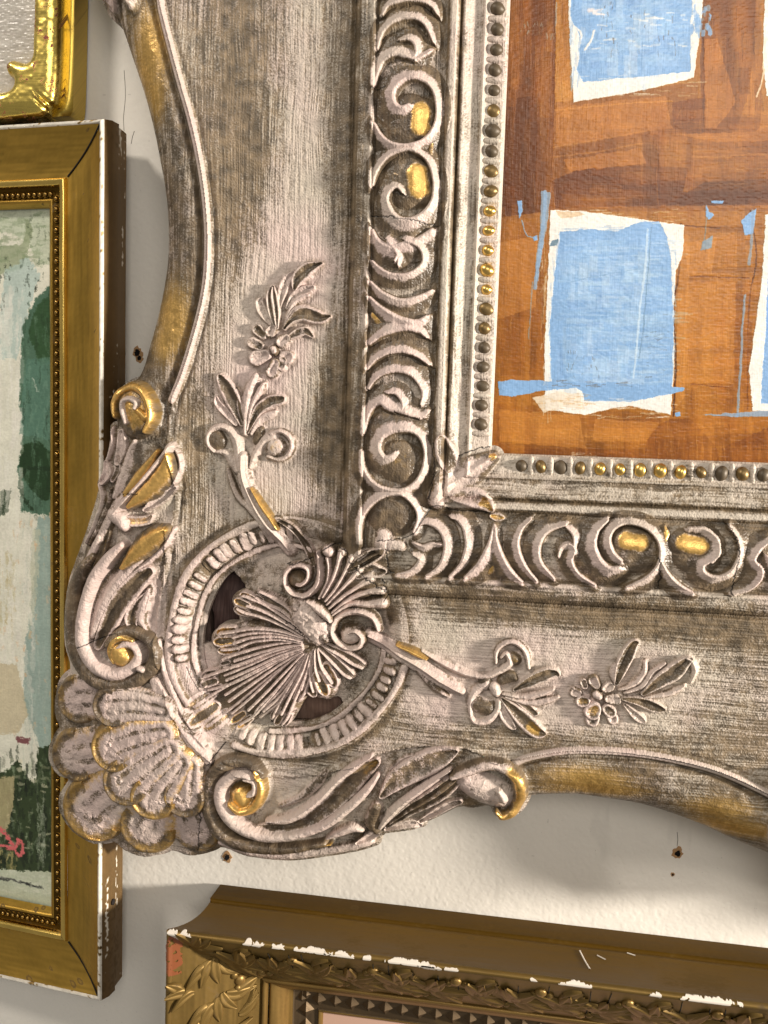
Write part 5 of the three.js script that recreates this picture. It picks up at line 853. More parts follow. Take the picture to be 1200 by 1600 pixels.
// ------------------------------------------------------------------ gilt frames beside and below
// gilding, worn: m = metres covered by the map; wear: what shows through, and how much
function giltMap(seed, tone, o = {}) {
  const n = o.n ?? 768, col = new Uint8Array(n * n * 4), orm = new Uint8Array(n * n * 4), r = rng(seed), spots = [];
  for (let i = 0; i < (o.spots ?? 60); i++) spots.push([r(), r(), 0.0012 + r() * r() * 0.005]);
  const grid = 24, bin = Array.from({ length: grid * grid }, () => []); for (const s of spots) for (let y = -1; y < 2; y++) for (let x = -1; x < 2; x++) { const i = Math.floor(s[0] * grid) + x, j = Math.floor(s[1] * grid) + y; if (i >= 0 && j >= 0 && i < grid && j < grid) bin[j * grid + i].push(s); }
  for (let j = 0; j < n; j++) for (let i = 0; i < n; i++) {
    const x = i / n, y = j / n, q = 4 * (j * n + i), st = vn(x * (o.sx ?? 30), y * (o.sy ?? 420), seed), mo = fbm(x * 14, y * 14, seed + 3), sp = vn(x * 330, y * 330, seed + 5);
    let dust = sstep(0.62, 0.8, mo * 0.75 + sp * 0.25) * (o.dust ?? 0.6), chip = o.chip ? sstep(o.chip, o.chip + 0.02, fbm(x * (o.cx ?? 60), y * (o.cy ?? 60), seed + 7) * 0.75 + sp * 0.25) : 0;
    for (const s of bin[Math.min(grid - 1, (y * grid) | 0) * grid + Math.min(grid - 1, (x * grid) | 0)]) { const d = Math.hypot(x - s[0], y - s[1]) / s[2]; if (d < 1) dust = Math.max(dust, d > 0.55 ? 0.85 : 0.45); }
    const l = 0.8 + 0.2 * st + 0.24 * (mo - 0.5) + 0.1 * (sp - 0.5);
    for (let c = 0; c < 3; c++) { let v = tone[c] * l; v = mix(v, [0.10, 0.062, 0.02][c], dust); v = mix(v, (o.chipTone ?? [0.72, 0.68, 0.6])[c] * (0.8 + 0.3 * sp), chip); col[q + c] = enc(v); }
    col[q + 3] = orm[q + 3] = orm[q] = 255; orm[q + 1] = Math.round(255 * clamp((o.rough ?? 0.36) + 0.25 * dust + 0.12 * (mo - 0.5) + 0.08 * (st - 0.5) + 0.4 * chip)); orm[q + 2] = Math.round(255 * (1 - chip) * (1 - 0.6 * dust) * (o.metal ?? 1));
  }
  const a = tex(col, n, n, true, true), b = tex(orm, n, n, false, true);
  return new THREE.MeshPhysicalMaterial({ specularIntensity: o.spec ?? 1, map: a, roughnessMap: b, metalnessMap: b, roughness: 1, metalness: 1, bumpMap: b, bumpScale: o.bump ?? 0.0002 });
}
// a rectangular moulding: sections of a profile [inward, height] swept round a w x h rectangle whose upper right outer corner is at 0, 0
function rectFrame(g, w, h, sections, legs = ['right', 'top', 'bottom', 'left'], flip = 1, wob = 0.0003) {
  for (const [name, prof, mat, sub = 1] of sections) for (const leg of legs) {
    const pos = [], idx = [], uv = [], M = 60; let acc = 0, rows = [];
    for (let i = 0; i < prof.length; i++) { if (i) acc += Math.hypot(prof[i][0] - prof[i - 1][0], prof[i][1] - prof[i - 1][1]); rows.push([...prof[i], acc]); }
    for (const [s, z, l] of rows) for (let m = 0; m <= M; m++) {
      const t = m / M; let x, y, a;
      if (leg === 'right') { x = -s; y = -mix(s, h - s, t); a = t * h; } else if (leg === 'left') { x = -w + s; y = -mix(h - s, s, t); a = t * h + 0.13; }
      else if (leg === 'top') { x = -mix(w - s, s, t); y = -s; a = t * w + 0.31; } else { x = -mix(s, w - s, t); y = -h + s; a = t * w + 0.47; }
      pos.push(x * flip, y, z + (fbm(a * 40, l * 60, 91) - 0.5) * wob * 2); uv.push(a / 0.6, l / 0.6 + 0.13 * legs.indexOf(leg) + 0.05);
    }
    for (let k = 0; k + 1 < prof.length; k++) for (let m = 0; m < M; m++) { const a = k * (M + 1) + m, b = a + 1, c = a + M + 1, d = c + 1; flip > 0 ? idx.push(a, b, c, b, d, c) : idx.push(a, c, b, b, c, d); }
    add(g, name, geom(pos, idx, uv), mat);
  }
}
const arc = (s0, z0, s1, z1, n, fn) => Array.from({ length: n + 1 }, (_, i) => { const t = i / n; return [mix(s0, s1, t), fn(t, z0, z1)]; });

// left: wide gilt frame with a cove, round a green and white painting
{
  const g = group('gilt_cove_frame', 'wide old gold cove frame with chipped white edge around the green and white painting', 'picture frame');
  const tr = P(172, 184, 0.042); g.position.set(tr[0], tr[1], 0.010); g.rotation.set(0, -7.5 * Math.PI / 180, -0.0017);
  const cove = giltMap(3, [0.60, 0.37, 0.075], { rough: 0.36, spots: 260, dust: 0.5 }), lip = giltMap(5, [0.88, 0.62, 0.17], { rough: 0.22, spots: 40, dust: 0.45 }), dark = giltMap(7, [0.13, 0.07, 0.012], { rough: 0.42, dust: 0.5, metal: 1 }), side = giltMap(9, [0.20, 0.12, 0.045], { rough: 0.5, dust: 0.7, metal: 0.6, chip: 0.72, cx: 8, cy: 90 });
  const edge = giltMap(11, [0.30, 0.2, 0.08], { rough: 0.5, chip: 0.33, cx: 130, cy: 180, dust: 0.3 });
  const Wd = 0.36, Hd = 0.5975, m = 0.001;
  rectFrame(g, Wd, Hd, [
    ['outer_side', [[1.5 * m, 3 * m], [0.6 * m, 14 * m], [-0.8 * m, 16 * m], [-0.8 * m, 24 * m], [0.4 * m, 31 * m]], side],
    ['edge_ridge', [[0.4 * m, 31 * m], [0.8 * m, 32.5 * m], [1.8 * m, 33.2 * m], [2.8 * m, 32.6 * m], [3.1 * m, 31 * m]], edge],
    ['cove', arc(3.1 * m, 0, 33.6 * m, 0, 22, (t) => (22.9 + 8.6 * Math.pow(1 - t, 2.1)) * m), cove],
    ['lip', [[33.6 * m, 22.9 * m], [34.2 * m, 25 * m], [35.2 * m, 25.8 * m], [37.2 * m, 25.6 * m], [38.4 * m, 24.6 * m], [38.8 * m, 22.4 * m], [39 * m, 20.6 * m]], lip],
    ['bead_strip', [[39 * m, 20.6 * m], [40.4 * m, 20 * m], [46 * m, 20 * m], [46.8 * m, 20.4 * m]], dark],
    ['slip', [[46.8 * m, 20.4 * m], [47.4 * m, 20.7 * m], [49.2 * m, 19.8 * m], [51 * m, 14 * m]], cove]], ['right', 'top', 'bottom', 'left']);
  // the tiny beads of the inner strip
  const bg = new THREE.SphereGeometry(0.00135, 10, 8), rg = new THREE.TorusGeometry(0.0021, 0.0006, 6, 12), bm = giltMap(13, [0.5, 0.32, 0.1], { n: 128, rough: 0.3, dust: 0.3, spots: 0 });
  const spots = []; const s = 43.2 * m, pit = 0.0068;
  for (let y = s + 0.003; y < Hd - s; y += pit) spots.push([-s, -y], [-Wd + s, -y]);
  for (let x = s + 0.004; x < Wd - s; x += pit * 0.62) spots.push([-x, -s], [-x, -Hd + s]);
  const bi = new THREE.InstancedMesh(bg, bm, spots.length), ri = new THREE.InstancedMesh(rg, dark, spots.length), M4 = new THREE.Matrix4();
  spots.forEach(([x, y], i) => { M4.makeTranslation(x, y, 20.9 * m); bi.setMatrixAt(i, M4); M4.makeTranslation(x, y, 20.3 * m); ri.setMatrixAt(i, M4); });
  for (const [o, n] of [[bi, 'beading'], [ri, 'bead_cups']]) { o.name = n; o.userData.kind = 'stuff'; o.castShadow = o.receiveShadow = true; g.add(o); }
  // open mitre, and a screw hole low on the side
  const mi = new THREE.MeshStandardMaterial({ color: 0x140c05, roughness: 0.9 });
  for (const sy of [1, -1]) { const pts = [0, 0.25, 0.5, 0.75, 1].map((t) => { const q = mix(3.4, 33, t) * m; return new THREE.Vector3(-q, sy > 0 ? -q : -Hd + q, (23 + 8.6 * Math.pow(1 - t, 2.1)) * m + 0.0001); }); add(g, 'mitre_gap', new THREE.TubeGeometry(new THREE.CatmullRomCurve3(pts), 20, 0.0005, 6), mi); }
  const hole = add(g, 'screw_hole', new THREE.CylinderGeometry(0.0022, 0.0022, 0.002, 14), mi); hole.rotation.z = Math.PI / 2; hole.position.set(0.0008, -0.53, 0.020);
  // the painting in it
  const zc = 0.0165, k = canvasOf(-260, 318, 96, 1420, zc, 0.0004), { poly, line, dry } = k;
  k.c.fillStyle = '#e8e7d6'; k.c.fillRect(0, 0, k.cw, k.ch);
  poly([-260, 318, 96, 318, 96, 410, 60, 415, 40, 380, 10, 360, -260, 380], '#c3cdb4', 4, 0.8); poly([-260, 395, 30, 380, 38, 340, 48, 360, 30, 420, -260, 470], '#8f9c78', 4, 0.7); dry(-60, 330, 60, 420, '#7b8d69', 120, 4, 16, false, 0.4);
  poly([0, 420, 40, 400, 60, 430, 40, 480, 20, 560, -20, 560], '#b5cbc4', 4, 0.75); dry(-20, 400, 60, 480, '#20291f', 34, 3, 7, true, 0.8);
  poly([96, 430, 50, 470, 30, 510, 24, 620, 30, 680, 22, 730, 26, 800, 96, 810], '#4a6b56', 4, 0.95); poly([96, 445, 52, 480, 40, 520, 60, 570, 96, 560], '#31502f', 4, 0.9); poly([96, 560, 40, 560, 30, 600, 26, 680, 96, 690], '#5d8270', 4, 0.8); poly([60, 690, 30, 695, 24, 730, 40, 760, 60, 780, 96, 780, 96, 725], '#233c20', 5, 0.95);
  line([96, 735, 44, 732, 28, 746, 30, 776, 46, 796], '#1f331d', 7, 0.8); line([48, 590, 56, 612], '#dfe7d5', 2, 0.8); dry(30, 450, 80, 800, '#86a892', 90, 3, 24, true, 0.35); dry(30, 450, 80, 800, '#1b2c18', 70, 3, 24, true, 0.35);
  poly([-10, 770, 10, 765, 6, 800, -10, 810], '#30402c', 3, 0.9); poly([96, 800, 55, 810, 50, 900, 36, 1000, 30, 1100, 60, 1170, 96, 1180], '#94aaa3', 4, 0.9); poly([46, 830, 60, 826, 54, 940, 40, 1000], '#c9ccb3', 4, 0.7); dry(30, 810, 80, 1170, '#b8c4b8', 140, 3, 30, true, 0.4); dry(-20, 800, 80, 1150, '#e4c19a', 60, 3, 9, true, 0.7); dry(-60, 430, 30, 800, '#f2f0e4', 160, 7, 50, true, 0.5); dry(-40, 800, 50, 1080, '#f4f0e2', 200, 5, 40, true, 0.4); dry(-20, 860, 16, 980, '#b8a873', 60, 3, 20, true, 0.35);
  poly([-260, 1040, 20, 1040, 40, 1120, 20, 1150, -260, 1170], '#cfc2a0', 4, 0.8); poly([96, 1160, 58, 1170, 50, 1230, 20, 1190, 0, 1210, -260, 1220, -260, 1368, 96, 1368], '#2b3b1e', 6, 0.95); dry(-20, 1170, 96, 1360, '#141d0f', 160, 5, 18, true, 0.6); dry(-20, 1180, 96, 1340, '#a7b89a', 120, 3, 12, true, 0.5); dry(0, 1190, 70, 1330, '#e0dcc0', 30, 5, 10, false, 0.7); dry(54, 1200, 68, 1350, '#c8d0c0', 60, 2, 20, true, 0.5); poly([18, 1154, 42, 1156, 40, 1166, 22, 1166], '#6d3036', 3, 0.8); poly([-20, 1225, 16, 1215, 10, 1290, -20, 1330], '#d8c59a', 4, 0.7); dry(-20, 1330, 20, 1362, '#d9c585', 24, 4, 10, true, 0.7);
  line([-30, 1285, 4, 1312, 22, 1340, 30, 1336, 30, 1322, 22, 1318, 16, 1330, -20, 1326], '#dc6f70', 6); line([-10, 1300, 6, 1318], '#dc6f70', 5);
  poly([-260, 1366, 96, 1364, 96, 1420, -260, 1420], '#c6ceb5', 2, 1); line([-200, 1372, -20, 1378, 30, 1384, 62, 1389], '#1a1c1c', 4, 0.95); dry(-20, 1366, 80, 1400, '#e2e5d2', 60, 3, 20, false, 0.4); dry(40, 330, 78, 430, '#33402c', 20, 2, 9, true, 0.6);
  const pg = canvasMesh(k, finishCanvas(k, 0.03, 0.0009, 1.8), 'green_white_painting', 'green and cream abstract painting with a pink squiggle inside the old gold cove frame');
  pg.rotation.y = -7.5 * Math.PI / 180; const e = P(96, 870, zc), c7 = Math.cos(7.5 * Math.PI / 180), s7 = Math.sin(7.5 * Math.PI / 180);
  // turned with the frame about the edge that shows
  pg.position.set(e[0] - (e[0] * c7 - zc * s7), 0, zc - (e[0] * s7 + zc * c7));
}

// upper left: shiny gold frame with a scrolled inner corner
{
  const g = group('shiny_gold_frame', 'bright burnished gold frame corner with scrolled inner edge and red chips above the cove frame', 'picture frame');
  const gold = giltMap(21, [0.86, 0.66, 0.17], { n: 512, rough: 0.25, spots: 24, dust: 0.5, chip: 0.68, cx: 40, cy: 26, chipTone: [0.17, 0.035, 0.02], bump: 0.0004 }), dull = giltMap(23, [0.60, 0.43, 0.09], { n: 512, rough: 0.34, spots: 20, dust: 0.5 });
  const out = spline(flat([92, -120, 90, -40, 88, 60, 85, 130, 80, 156, 74, 160, 62, 176, 40, 179, 0, 182, -90, 186], 0.036), 2, 3), inn = spline(flat([-90, 138, -20, 139, 2, 139, 14, 132, 15, 120, 6, 112, 4, 98, 14, 89, 28, 92, 38, 93, 45, 84, 46, 60, 48, 0, 50, -120], 0.036), 2, 3), back = spline(flat([119, -120, 118, -20, 116, 100, 114, 160, 110, 178, 100, 182, 60, 187, -90, 191], 0.02), 2, 3);
  const make = (name, fn, zf, mat, skirt) => {
    const a = P(-95, -130, 0.03), b = P(130, 200, 0.02), st = 0.0006, nu = Math.ceil((b[0] - a[0]) / st), nv = Math.ceil((a[1] - b[1]) / st), f = new Float32Array(nu * nv);
    for (let k = 0; k < nu * nv; k++) f[k] = fn(a[0] + (k % nu) * st, b[1] + ((k / nu) | 0) * st);
    const [pos, idx] = clipMesh(nu, nv, f, (i, j) => { const u = a[0] + i * st, v = b[1] + j * st; return [u, v, zf(u, v, f[j * nu + i])]; }, skirt);
    const uv = []; for (let k = 0; k < pos.length; k += 3) uv.push((pos[k] - a[0]) / 0.2, (pos[k + 1] - b[1] + pos[k + 2]) / 0.2);
    add(g, name, geom(pos, idx, uv), mat);
  };
  const fo = (u, v) => -segDist(out, u, v), fi = (u, v) => -segDist(inn, u, v), fold = P(66, 160, 0.036);
  make('front_moulding', (u, v) => Math.min(fo(u, v), fi(u, v)), (u, v, d) => {
    const a = Math.max(0, fo(u, v)), b = Math.max(0, fi(u, v)), q = (x, r) => Math.sqrt(Math.max(0, 1 - (1 - Math.min(1, x / r)) ** 2));
    const dg = Math.abs((u - fold[0]) + (v - fold[1])) / 1.414, near = Math.exp(-(((u - fold[0]) ** 2 + (v - fold[1]) ** 2) / 0.00003));
    return 0.026 + 0.007 * q(a, 0.009) * q(b, 0.007) + 0.0035 * q(b, 0.0035) + near * (0.002 * Math.cos(dg * 1500) * Math.exp(-dg * 250)) + (fbm(u * 120, v * 120, 95) - 0.5) * 0.0008;
  }, gold, (z) => 0.016);
  make('stepped_side', (u, v) => Math.min(-segDist(back, u, v), 0.006 - fo(u, v)), (u, v, d) => 0.012 + 0.010 * sstep(0.014, 0.002, Math.max(0, -fo(u, v))) , dull, (z) => 0.002);
  const k = canvasOf(-120, -120, 60, 155, 0.025, 0.0004); k.c.fillStyle = '#b8b2a8'; k.c.fillRect(0, 0, k.cw, k.ch); k.dry(-60, -60, 60, 150, '#cfcac2', 260, 3, 40, false, 0.4); k.dry(-60, -60, 60, 150, '#a39c92', 200, 2, 40, false, 0.3);
  canvasMesh(k, finishCanvas(k, 0.12, 0.0016), 'pale_grey_canvas', 'plain pale grey ribbed canvas inside the bright burnished gold frame');
}
// below: deep dark gold frame with carved face
{
  const g = group('deep_carved_frame', 'deep dark gold frame with carved leaf face and flaked white gesso edge below the others', 'picture frame');
  const tl = P(259, 1454, 0.085); g.position.set(tl[0], tl[1], 0); g.rotation.z = -0.0085;
  const m = 0.001, top = giltMap(31, [0.078, 0.040, 0.003], { rough: 0.5, metal: 0.12, spec: 0.15, spots: 50, dust: 0.5, sx: 16, sy: 300 }), cove = giltMap(33, [0.118, 0.062, 0.005], { rough: 0.46, metal: 0.2, spec: 0.2, spots: 110, dust: 0.6 }), carved = giltMap(35, [0.20, 0.125, 0.032], { rough: 0.45, metal: 0.6, spots: 40, dust: 1.0 }), pale = giltMap(37, [0.26, 0.16, 0.045], { rough: 0.4, metal: 0.6, dust: 0.8, spots: 30 }), dim = giltMap(39, [0.12, 0.082, 0.045], { rough: 0.55, dust: 0.8, metal: 0.7 });
  const Wd = 0.75, Hd = 0.5;
  const sections = [
    ['back_block', [[10 * m, 1 * m], [9 * m, 3 * m], [8.6 * m, 24 * m], [9.4 * m, 26 * m], [11.5 * m, 26.4 * m]], top],
    ['outer_cove', [[11.5 * m, 26.4 * m], ...arc(9.6 * m, 0, 0.6 * m, 0, 16, (t) => 0).map((_, i) => { const t = i / 16; return [(9.6 - 9.2 * Math.pow(t, 2.2)) * m, (28 + 54 * t) * m]; })], cove],
    ['front_lip', [[0.4 * m, 82 * m], [0.2 * m, 84 * m], [1.2 * m, 85.6 * m], [3 * m, 85.4 * m], [4 * m, 83.5 * m]], carved],
    ['carved_face', arc(4 * m, 0, 52 * m, 0, 14, (t) => (83.5 - 44 * t + 3 * Math.sin(t * Math.PI)) * m), carved],
    ['inner_fillet', [[52 * m, 39.5 * m], [52.6 * m, 41.5 * m], [55 * m, 40.5 * m], [55.4 * m, 36 * m]], pale],
    ['inner_roll', arc(55.4 * m, 0, 69 * m, 0, 12, (t) => (34 + 5.5 * Math.sqrt(Math.max(0, 1 - (2 * t - 1) ** 2)) - 15 * t) * m), pale],
    ['tooth_strip', [[69 * m, 19 * m], [70 * m, 17 * m], [86 * m, 14 * m], [86.6 * m, 15 * m]], dim],
    ['slip', [[86.6 * m, 15 * m], [87.2 * m, 15.4 * m], [89 * m, 13.6 * m], [90.4 * m, 9 * m]], pale]];
  rectFrame(g, Wd, Hd, sections, ['right', 'top'], -1);             // "right" is mirrored: it is the left leg here
  // carved leaves on the sloping face: scrolls of five leaves and a small rosette, again and again
  const leafGeo = [0, 1, 2].map((q) => {
    const pos = [], idx = [], uv = [], nl = 10, nc = 7;
    for (let i = 0; i <= nl; i++) for (let j = 0; j <= nc; j++) {
      const t = i / nl, s = j / nc * 2 - 1, w = 0.30 * Math.pow(Math.sin(Math.PI * Math.min(0.98, 0.08 + t * 0.9)), 0.7), bend = (0.35 + 0.15 * q) * t * t;
      pos.push(t, bend + s * w, 0.13 * Math.sqrt(Math.max(0, 1 - s * s)) * (0.5 + 0.5 * Math.sin(Math.PI * t)) * (1 - 0.5 * Math.exp(-((s / 0.28) ** 2))) + 0.03 * t * t - 0.02); uv.push(t * 0.2 + q * 0.3, s * 0.1 + 0.5);
    }
    for (let i = 0; i < nl; i++) for (let j = 0; j < nc; j++) { const a = i * (nc + 1) + j, b = a + 1, c = a + nc + 1, d = c + 1; idx.push(a, c, b, b, c, d); }
    return geom(pos, idx, uv);
  });
  const budGeo = new THREE.SphereGeometry(1, 10, 8);
  const faceTop = g.children.filter((c) => c.name === 'carved_face')[1], faceLeft = g.children.filter((c) => c.name === 'carved_face')[0], teethTop = g.children.filter((c) => c.name === 'tooth_strip')[1], teethLeft = g.children.filter((c) => c.name === 'tooth_strip')[0];
  const tilt = Math.atan2(44, 48), r = rng(8);
  const onFace = (leg, l, s, off = 0) => { const t = (s - 4) / 48, z = (83.5 - 44 * t + 3 * Math.sin(t * Math.PI)) * m + off; return leg ? [l, -s * m, z] : [s * m, -l, z]; };
  const put = (leg, geo, l, s, ang, size, name, mat = carved, sz = 1) => {
    const o = add(leg ? faceTop : faceLeft, name, geo, mat), q = onFace(leg, l, s, 0.0002);
    o.position.set(...q); o.rotation.order = 'ZXY';
    const e = leg ? new THREE.Euler(tilt, 0, 0) : new THREE.Euler(0, tilt, 0);
    o.quaternion.setFromEuler(e).multiply(new THREE.Quaternion().setFromAxisAngle(new THREE.Vector3(0, 0, 1), ang)); o.scale.set(size, size, size * sz);
  };
  for (const leg of [0, 1]) for (let n = 0; n < (leg ? 24 : 4); n++) {
    const l0 = (leg ? 0.038 : 0.03) + n * 0.026, up = n % 2;
    const base = leg ? 0 : -Math.PI / 2;
    for (let k = 0; k < 6; k++) put(leg, leafGeo[(k + n) % 3], l0 + 0.004 * Math.cos(k), 29 + (up ? 3 : -3) * (k - 2) * 0.6, base + (up ? 1 : -1) * (k - 2.5) * 0.62 + (r() - 0.5) * 0.3, (leg ? 0.021 : 0.016) + 0.006 * r(), 'carved_leaf', carved, 1.0);
    for (let k = 0; k < 3; k++) put(leg, leafGeo[k], l0 + 0.016, up ? 46 - k * 3 : 10 + k * 3, base + Math.PI + (up ? -1 : 1) * (0.5 + k * 0.5), leg ? 0.02 : 0.015, 'carved_leaf', carved, 1.2);
    put(leg, budGeo, l0 + 0.017, up ? 15 : 40, 0, 0.004, 'carved_bud', pale, 0.7); put(leg, budGeo, l0 + 0.0225, up ? 17 : 39, 0, 0.0028, 'carved_bud', carved, 0.8); put(leg, budGeo, l0 + 0.0125, up ? 18 : 37, 0, 0.0028, 'carved_bud', carved, 0.8);
  }
  for (let k = 0; k < 5; k++) put(1, leafGeo[k % 3], 0.014, 12, -0.9 + k * 0.55, 0.02, 'carved_leaf', carved, 1.1);
  // row of three-sided teeth round the opening
  const tooth = new THREE.ConeGeometry(1, 1, 4, 1).toNonIndexed(); tooth.rotateX(Math.PI / 2); tooth.computeVertexNormals();
  for (const leg of [0, 1]) for (let n = 0; n < (leg ? 50 : 8); n++) {
    const l = 0.075 + n * 0.0118, o = add(leg ? teethTop : teethLeft, 'tooth', tooth, dim);
    o.position.set(leg ? l : 0.078, leg ? -0.078 : -l, 0.0162 + (n & 1) * 0.0004); o.rotation.set(leg ? 0.19 : 0, leg ? 0 : 0.19, 0); o.scale.set(0.0076, 0.0082, 0.0045);
  }
  // flakes of white gesso where the gilding has gone, on the lip and at the corner
  const gesso = new THREE.MeshStandardMaterial({ color: new THREE.Color().setRGB(0.72, 0.66, 0.58), roughness: 0.85 }), bole = new THREE.MeshStandardMaterial({ color: new THREE.Color().setRGB(0.20, 0.062, 0.022), roughness: 0.35 });
  const flake = (l0, l1, s0, s1, seed, mat = gesso, name = 'bare_gesso', leg = 1) => {
    const st = 0.0004, nu = Math.ceil((l1 - l0) / st) + 6, nv = Math.ceil((s1 - s0) * m / st) + 6, f = new Float32Array(nu * nv);
    for (let k = 0; k < nu * nv; k++) { const l = l0 + ((k % nu) - 3) * st, s = s0 * m + (((k / nu) | 0) - 3) * st, cx = (l - (l0 + l1) / 2) / ((l1 - l0) / 2), cy = (s - (s0 + s1) / 2 * m) / ((s1 - s0) / 2 * m); f[k] = 0.62 - 0.62 * (Math.abs(cx) ** 3 + Math.abs(cy) ** 3) + (fbm(l * 330, s * 330, seed) - 0.52) * 2.6; const bx = k % nu, by = (k / nu) | 0; if (!bx || !by || bx === nu - 1 || by === nv - 1) f[k] = -0.3; }
    const lipZ = (s) => (s < 4 ? 85.7 - Math.max(0, s - 2.6) * 1.2 - Math.max(0, 1.2 - s) * 1.6 : 83.9 - 44 * ((s - 4) / 48) + 3 * Math.sin((s - 4) / 48 * Math.PI)) * m + 0.00015;
    const [pos, idx] = clipMesh(nu, nv, f, (i, j) => { const l = l0 + (i - 3) * st, s = s0 * m + (j - 3) * st; return leg ? [l, -s, lipZ(s / m)] : [s, -l, lipZ(s / m)]; }, 0.0008);
    if (idx.length) add(g, name, geom(pos, idx), mat);
  };
  flake(0.001, 0.020, 0.3, 9, 1); flake(0.006, 0.027, 4, 12, 2); flake(0.052, 0.064, 0, 4, 3); flake(0.070, 0.079, 0.2, 3, 4); flake(0.085, 0.108, 0, 2.6, 5); flake(0.104, 0.122, 0.2, 3.6, 6); flake(0.128, 0.133, 0.4, 3, 7); flake(0.140, 0.172, 0, 3, 8); flake(0.162, 0.176, 1, 4.6, 9); flake(0.178, 0.187, 0.6, 4, 10); flake(0.230, 0.234, 1, 4, 12); flake(0.247, 0.266, 0.4, 3.6, 13); flake(0.299, 0.306, 0.4, 4.4, 14); flake(0.318, 0.352, 0, 3.2, 15);
  flake(0.003, 0.030, 0.2, 9, 21, bole, 'bare_bole', 0);
  // age cracks across the carved face
  const ink = new THREE.MeshStandardMaterial({ color: 0x0d0904, roughness: 0.9 });
  for (let n = 0; n < 26; n++) { const l = 0.05 + n * 0.0135 + (r() - 0.5) * 0.006, a = 5 + r() * 12, b = a + 12 + r() * 22, pts = [0, 0.33, 0.66, 1].map((t) => { const q = onFace(1, l + (r() - 0.5) * 0.001, mix(a, Math.min(51, b), t), 0.0006); return new THREE.Vector3(...q); }); add(faceTop, 'age_crack', new THREE.TubeGeometry(new THREE.CatmullRomCurve3(pts), 10, 0.00028, 5), ink); }
  const scr = (x, y, dx, dy) => { const pts = [0, 0.5, 1].map((t) => { const q = P(x + dx * t, y + dy * t + Math.sin(t * 3) * 1.5, 0.06); return q; }); return pts; };
  // a nick of white on the cove
  for (const [l, t0, t1] of [[0.262, 0.1, 0.55], [0.273, 0.16, 0.24], [0.2925, -0.1, 0.0]]) { const pts = [0, 0.5, 1].map((q) => { const t = mix(Math.max(0.02, t0), Math.max(0.06, t1), q); return new THREE.Vector3(l + q * 0.005, -(9.6 - 9.2 * Math.pow(t, 2.2)) * m + 0.0002, (28 + 54 * t) * m); }); add(g, 'white_nick', new THREE.TubeGeometry(new THREE.CatmullRomCurve3(pts), 8, 0.0005, 5), gesso); }
  const c = group('pink_canvas', 'pale pink painted canvas just showing inside the deep carved frame', 'painting');
  c.position.copy(g.position); c.rotation.copy(g.rotation);
  const face = add(c, 'painted_face', new THREE.BoxGeometry(Wd - 0.179, Hd - 0.179, 0.004), new THREE.MeshStandardMaterial({ color: new THREE.Color().setRGB(0.62, 0.40, 0.31), roughness: 0.6 })); face.position.set(Wd / 2, -Hd / 2, 0.0100);
}

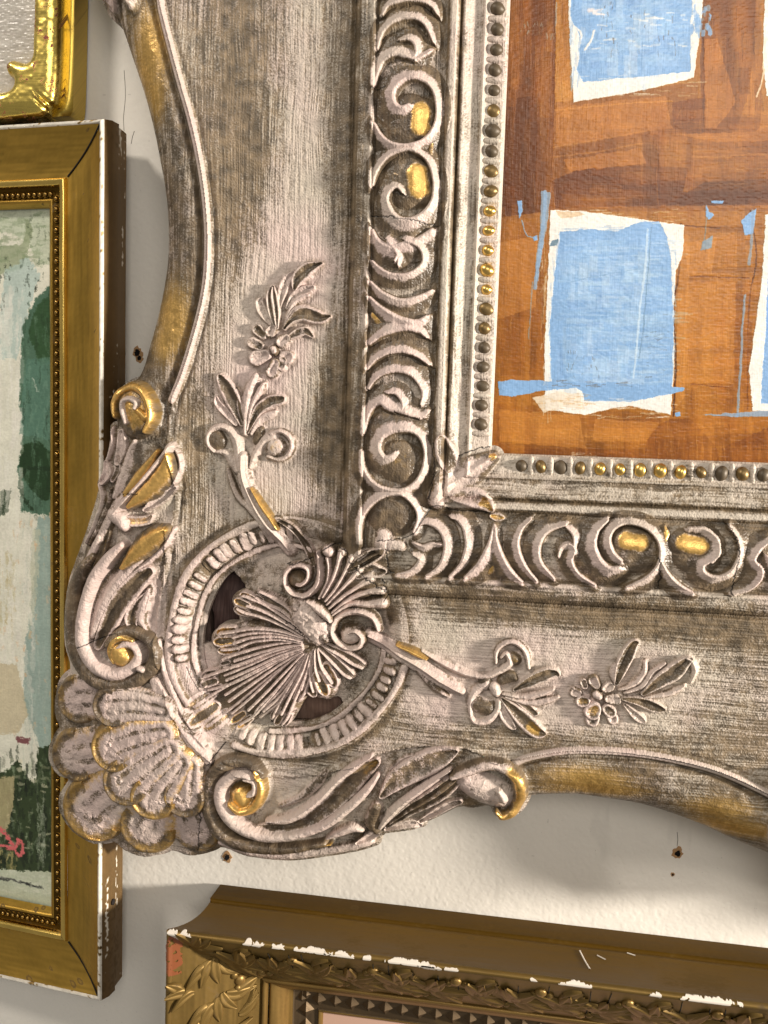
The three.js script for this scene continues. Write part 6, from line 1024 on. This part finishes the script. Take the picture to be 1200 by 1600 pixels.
// ------------------------------------------------------------------ the wall behind
{
  const n = 1024, col = new Uint8Array(n * n * 4), hb = new Uint8Array(n * n * 4);
  for (let j = 0; j < n; j++) for (let i = 0; i < n; i++) {
    const o = 4 * (j * n + i), x = i, y = j, big = fbm(x * 0.012, y * 0.012, 110), sp = vn(x * 0.6, y * 0.6, 111), speck = vn(x * 0.23, y * 0.23, 113) > 0.985 ? 0.75 : 1, smear = sstep(0.66, 0.8, fbm(x * 0.03, y * 0.008, 115)) * 0.07;
    for (let c = 0; c < 3; c++) col[o + c] = enc([0.84, 0.81, 0.745][c] * (0.95 + 0.07 * big + 0.02 * sp - smear) * speck);
    col[o + 3] = hb[o + 3] = 255; const h = 0.5 * vn(x * 0.16, y * 0.16, 120) + 0.32 * vn(x * 0.3, y * 0.3, 121) + 0.18 * vn(x * 0.07, y * 0.07, 122); hb[o] = hb[o + 1] = hb[o + 2] = Math.round(255 * sstep(0.2, 0.8, h));
  }
  const mat = new THREE.MeshStandardMaterial({ map: tex(col, n, n, true, true), bumpMap: tex(hb, n, n, false, true), bumpScale: 0.00011, roughness: 0.7 });
  mat.map.wrapS = mat.map.wrapT = mat.bumpMap.wrapS = mat.bumpMap.wrapT = THREE.MirroredRepeatWrapping;
  const g = new THREE.BoxGeometry(4, 3, 0.1), uv = g.attributes.uv; for (let i = 0; i < uv.count; i++) uv.setXY(i, uv.getX(i) * 4 / 0.45, uv.getY(i) * 3 / 0.45);
  const wall = add(scene, 'wall', g, mat); wall.position.z = -0.05; wall.userData = { kind: 'structure', label: 'off-white plastered wall behind the frames, marked with old nail holes', category: 'wall' };
  // torn nail holes
  const torn = new THREE.MeshStandardMaterial({ color: new THREE.Color().setRGB(0.42, 0.25, 0.12), roughness: 0.95 }), dark = new THREE.MeshStandardMaterial({ color: 0x070504, roughness: 1 });
  for (const [x, y, s, k] of [[1059, 1333, 0.0042, 1], [355, 1339, 0.0042, 2], [215, 551, 0.0045, 3], [218, 560, 0.003, 4], [1051, 1366, 0.0015, 5]]) {
    const q = P(x, y, 0), r = rng(k), ring = [], hole = [];
    const blob = (rad, z, mat, name, hgt) => { const sh = new THREE.Shape(); for (let i = 0; i < 16; i++) { const a = i / 16 * 6.2832, d = rad * (0.7 + 0.55 * r()); i ? sh.lineTo(Math.cos(a) * d, Math.sin(a) * d * 1.15) : sh.moveTo(d, 0); } const e = new THREE.ExtrudeGeometry(sh, { depth: hgt, bevelEnabled: false }), o = add(wall, name, e, mat); o.position.set(q[0], q[1], 0.05 + z); };
    blob(s * 0.85, -0.0002, torn, 'torn_plaster', 0.0005); blob(s * 0.45, 0.0004, dark, 'nail_hole', 0.0004);
  }
  const ink = new THREE.MeshStandardMaterial({ color: 0x554a40, roughness: 1 });
  for (const list of [[1058, 1322, 1059, 1312, 1058, 1300], [194, 110, 196, 150, 193, 185, 194, 205], [210, 205, 207, 214, 205, 225]]) { const pts = []; for (let i = 0; i < list.length; i += 2) { const q = P(list[i], list[i + 1], 0); pts.push(new THREE.Vector3(q[0], q[1], 0.05)); } add(wall, 'hairline_crack', new THREE.TubeGeometry(new THREE.CatmullRomCurve3(pts), 12, 0.00018, 5), ink); }
}
renderer.render(scene, camera);
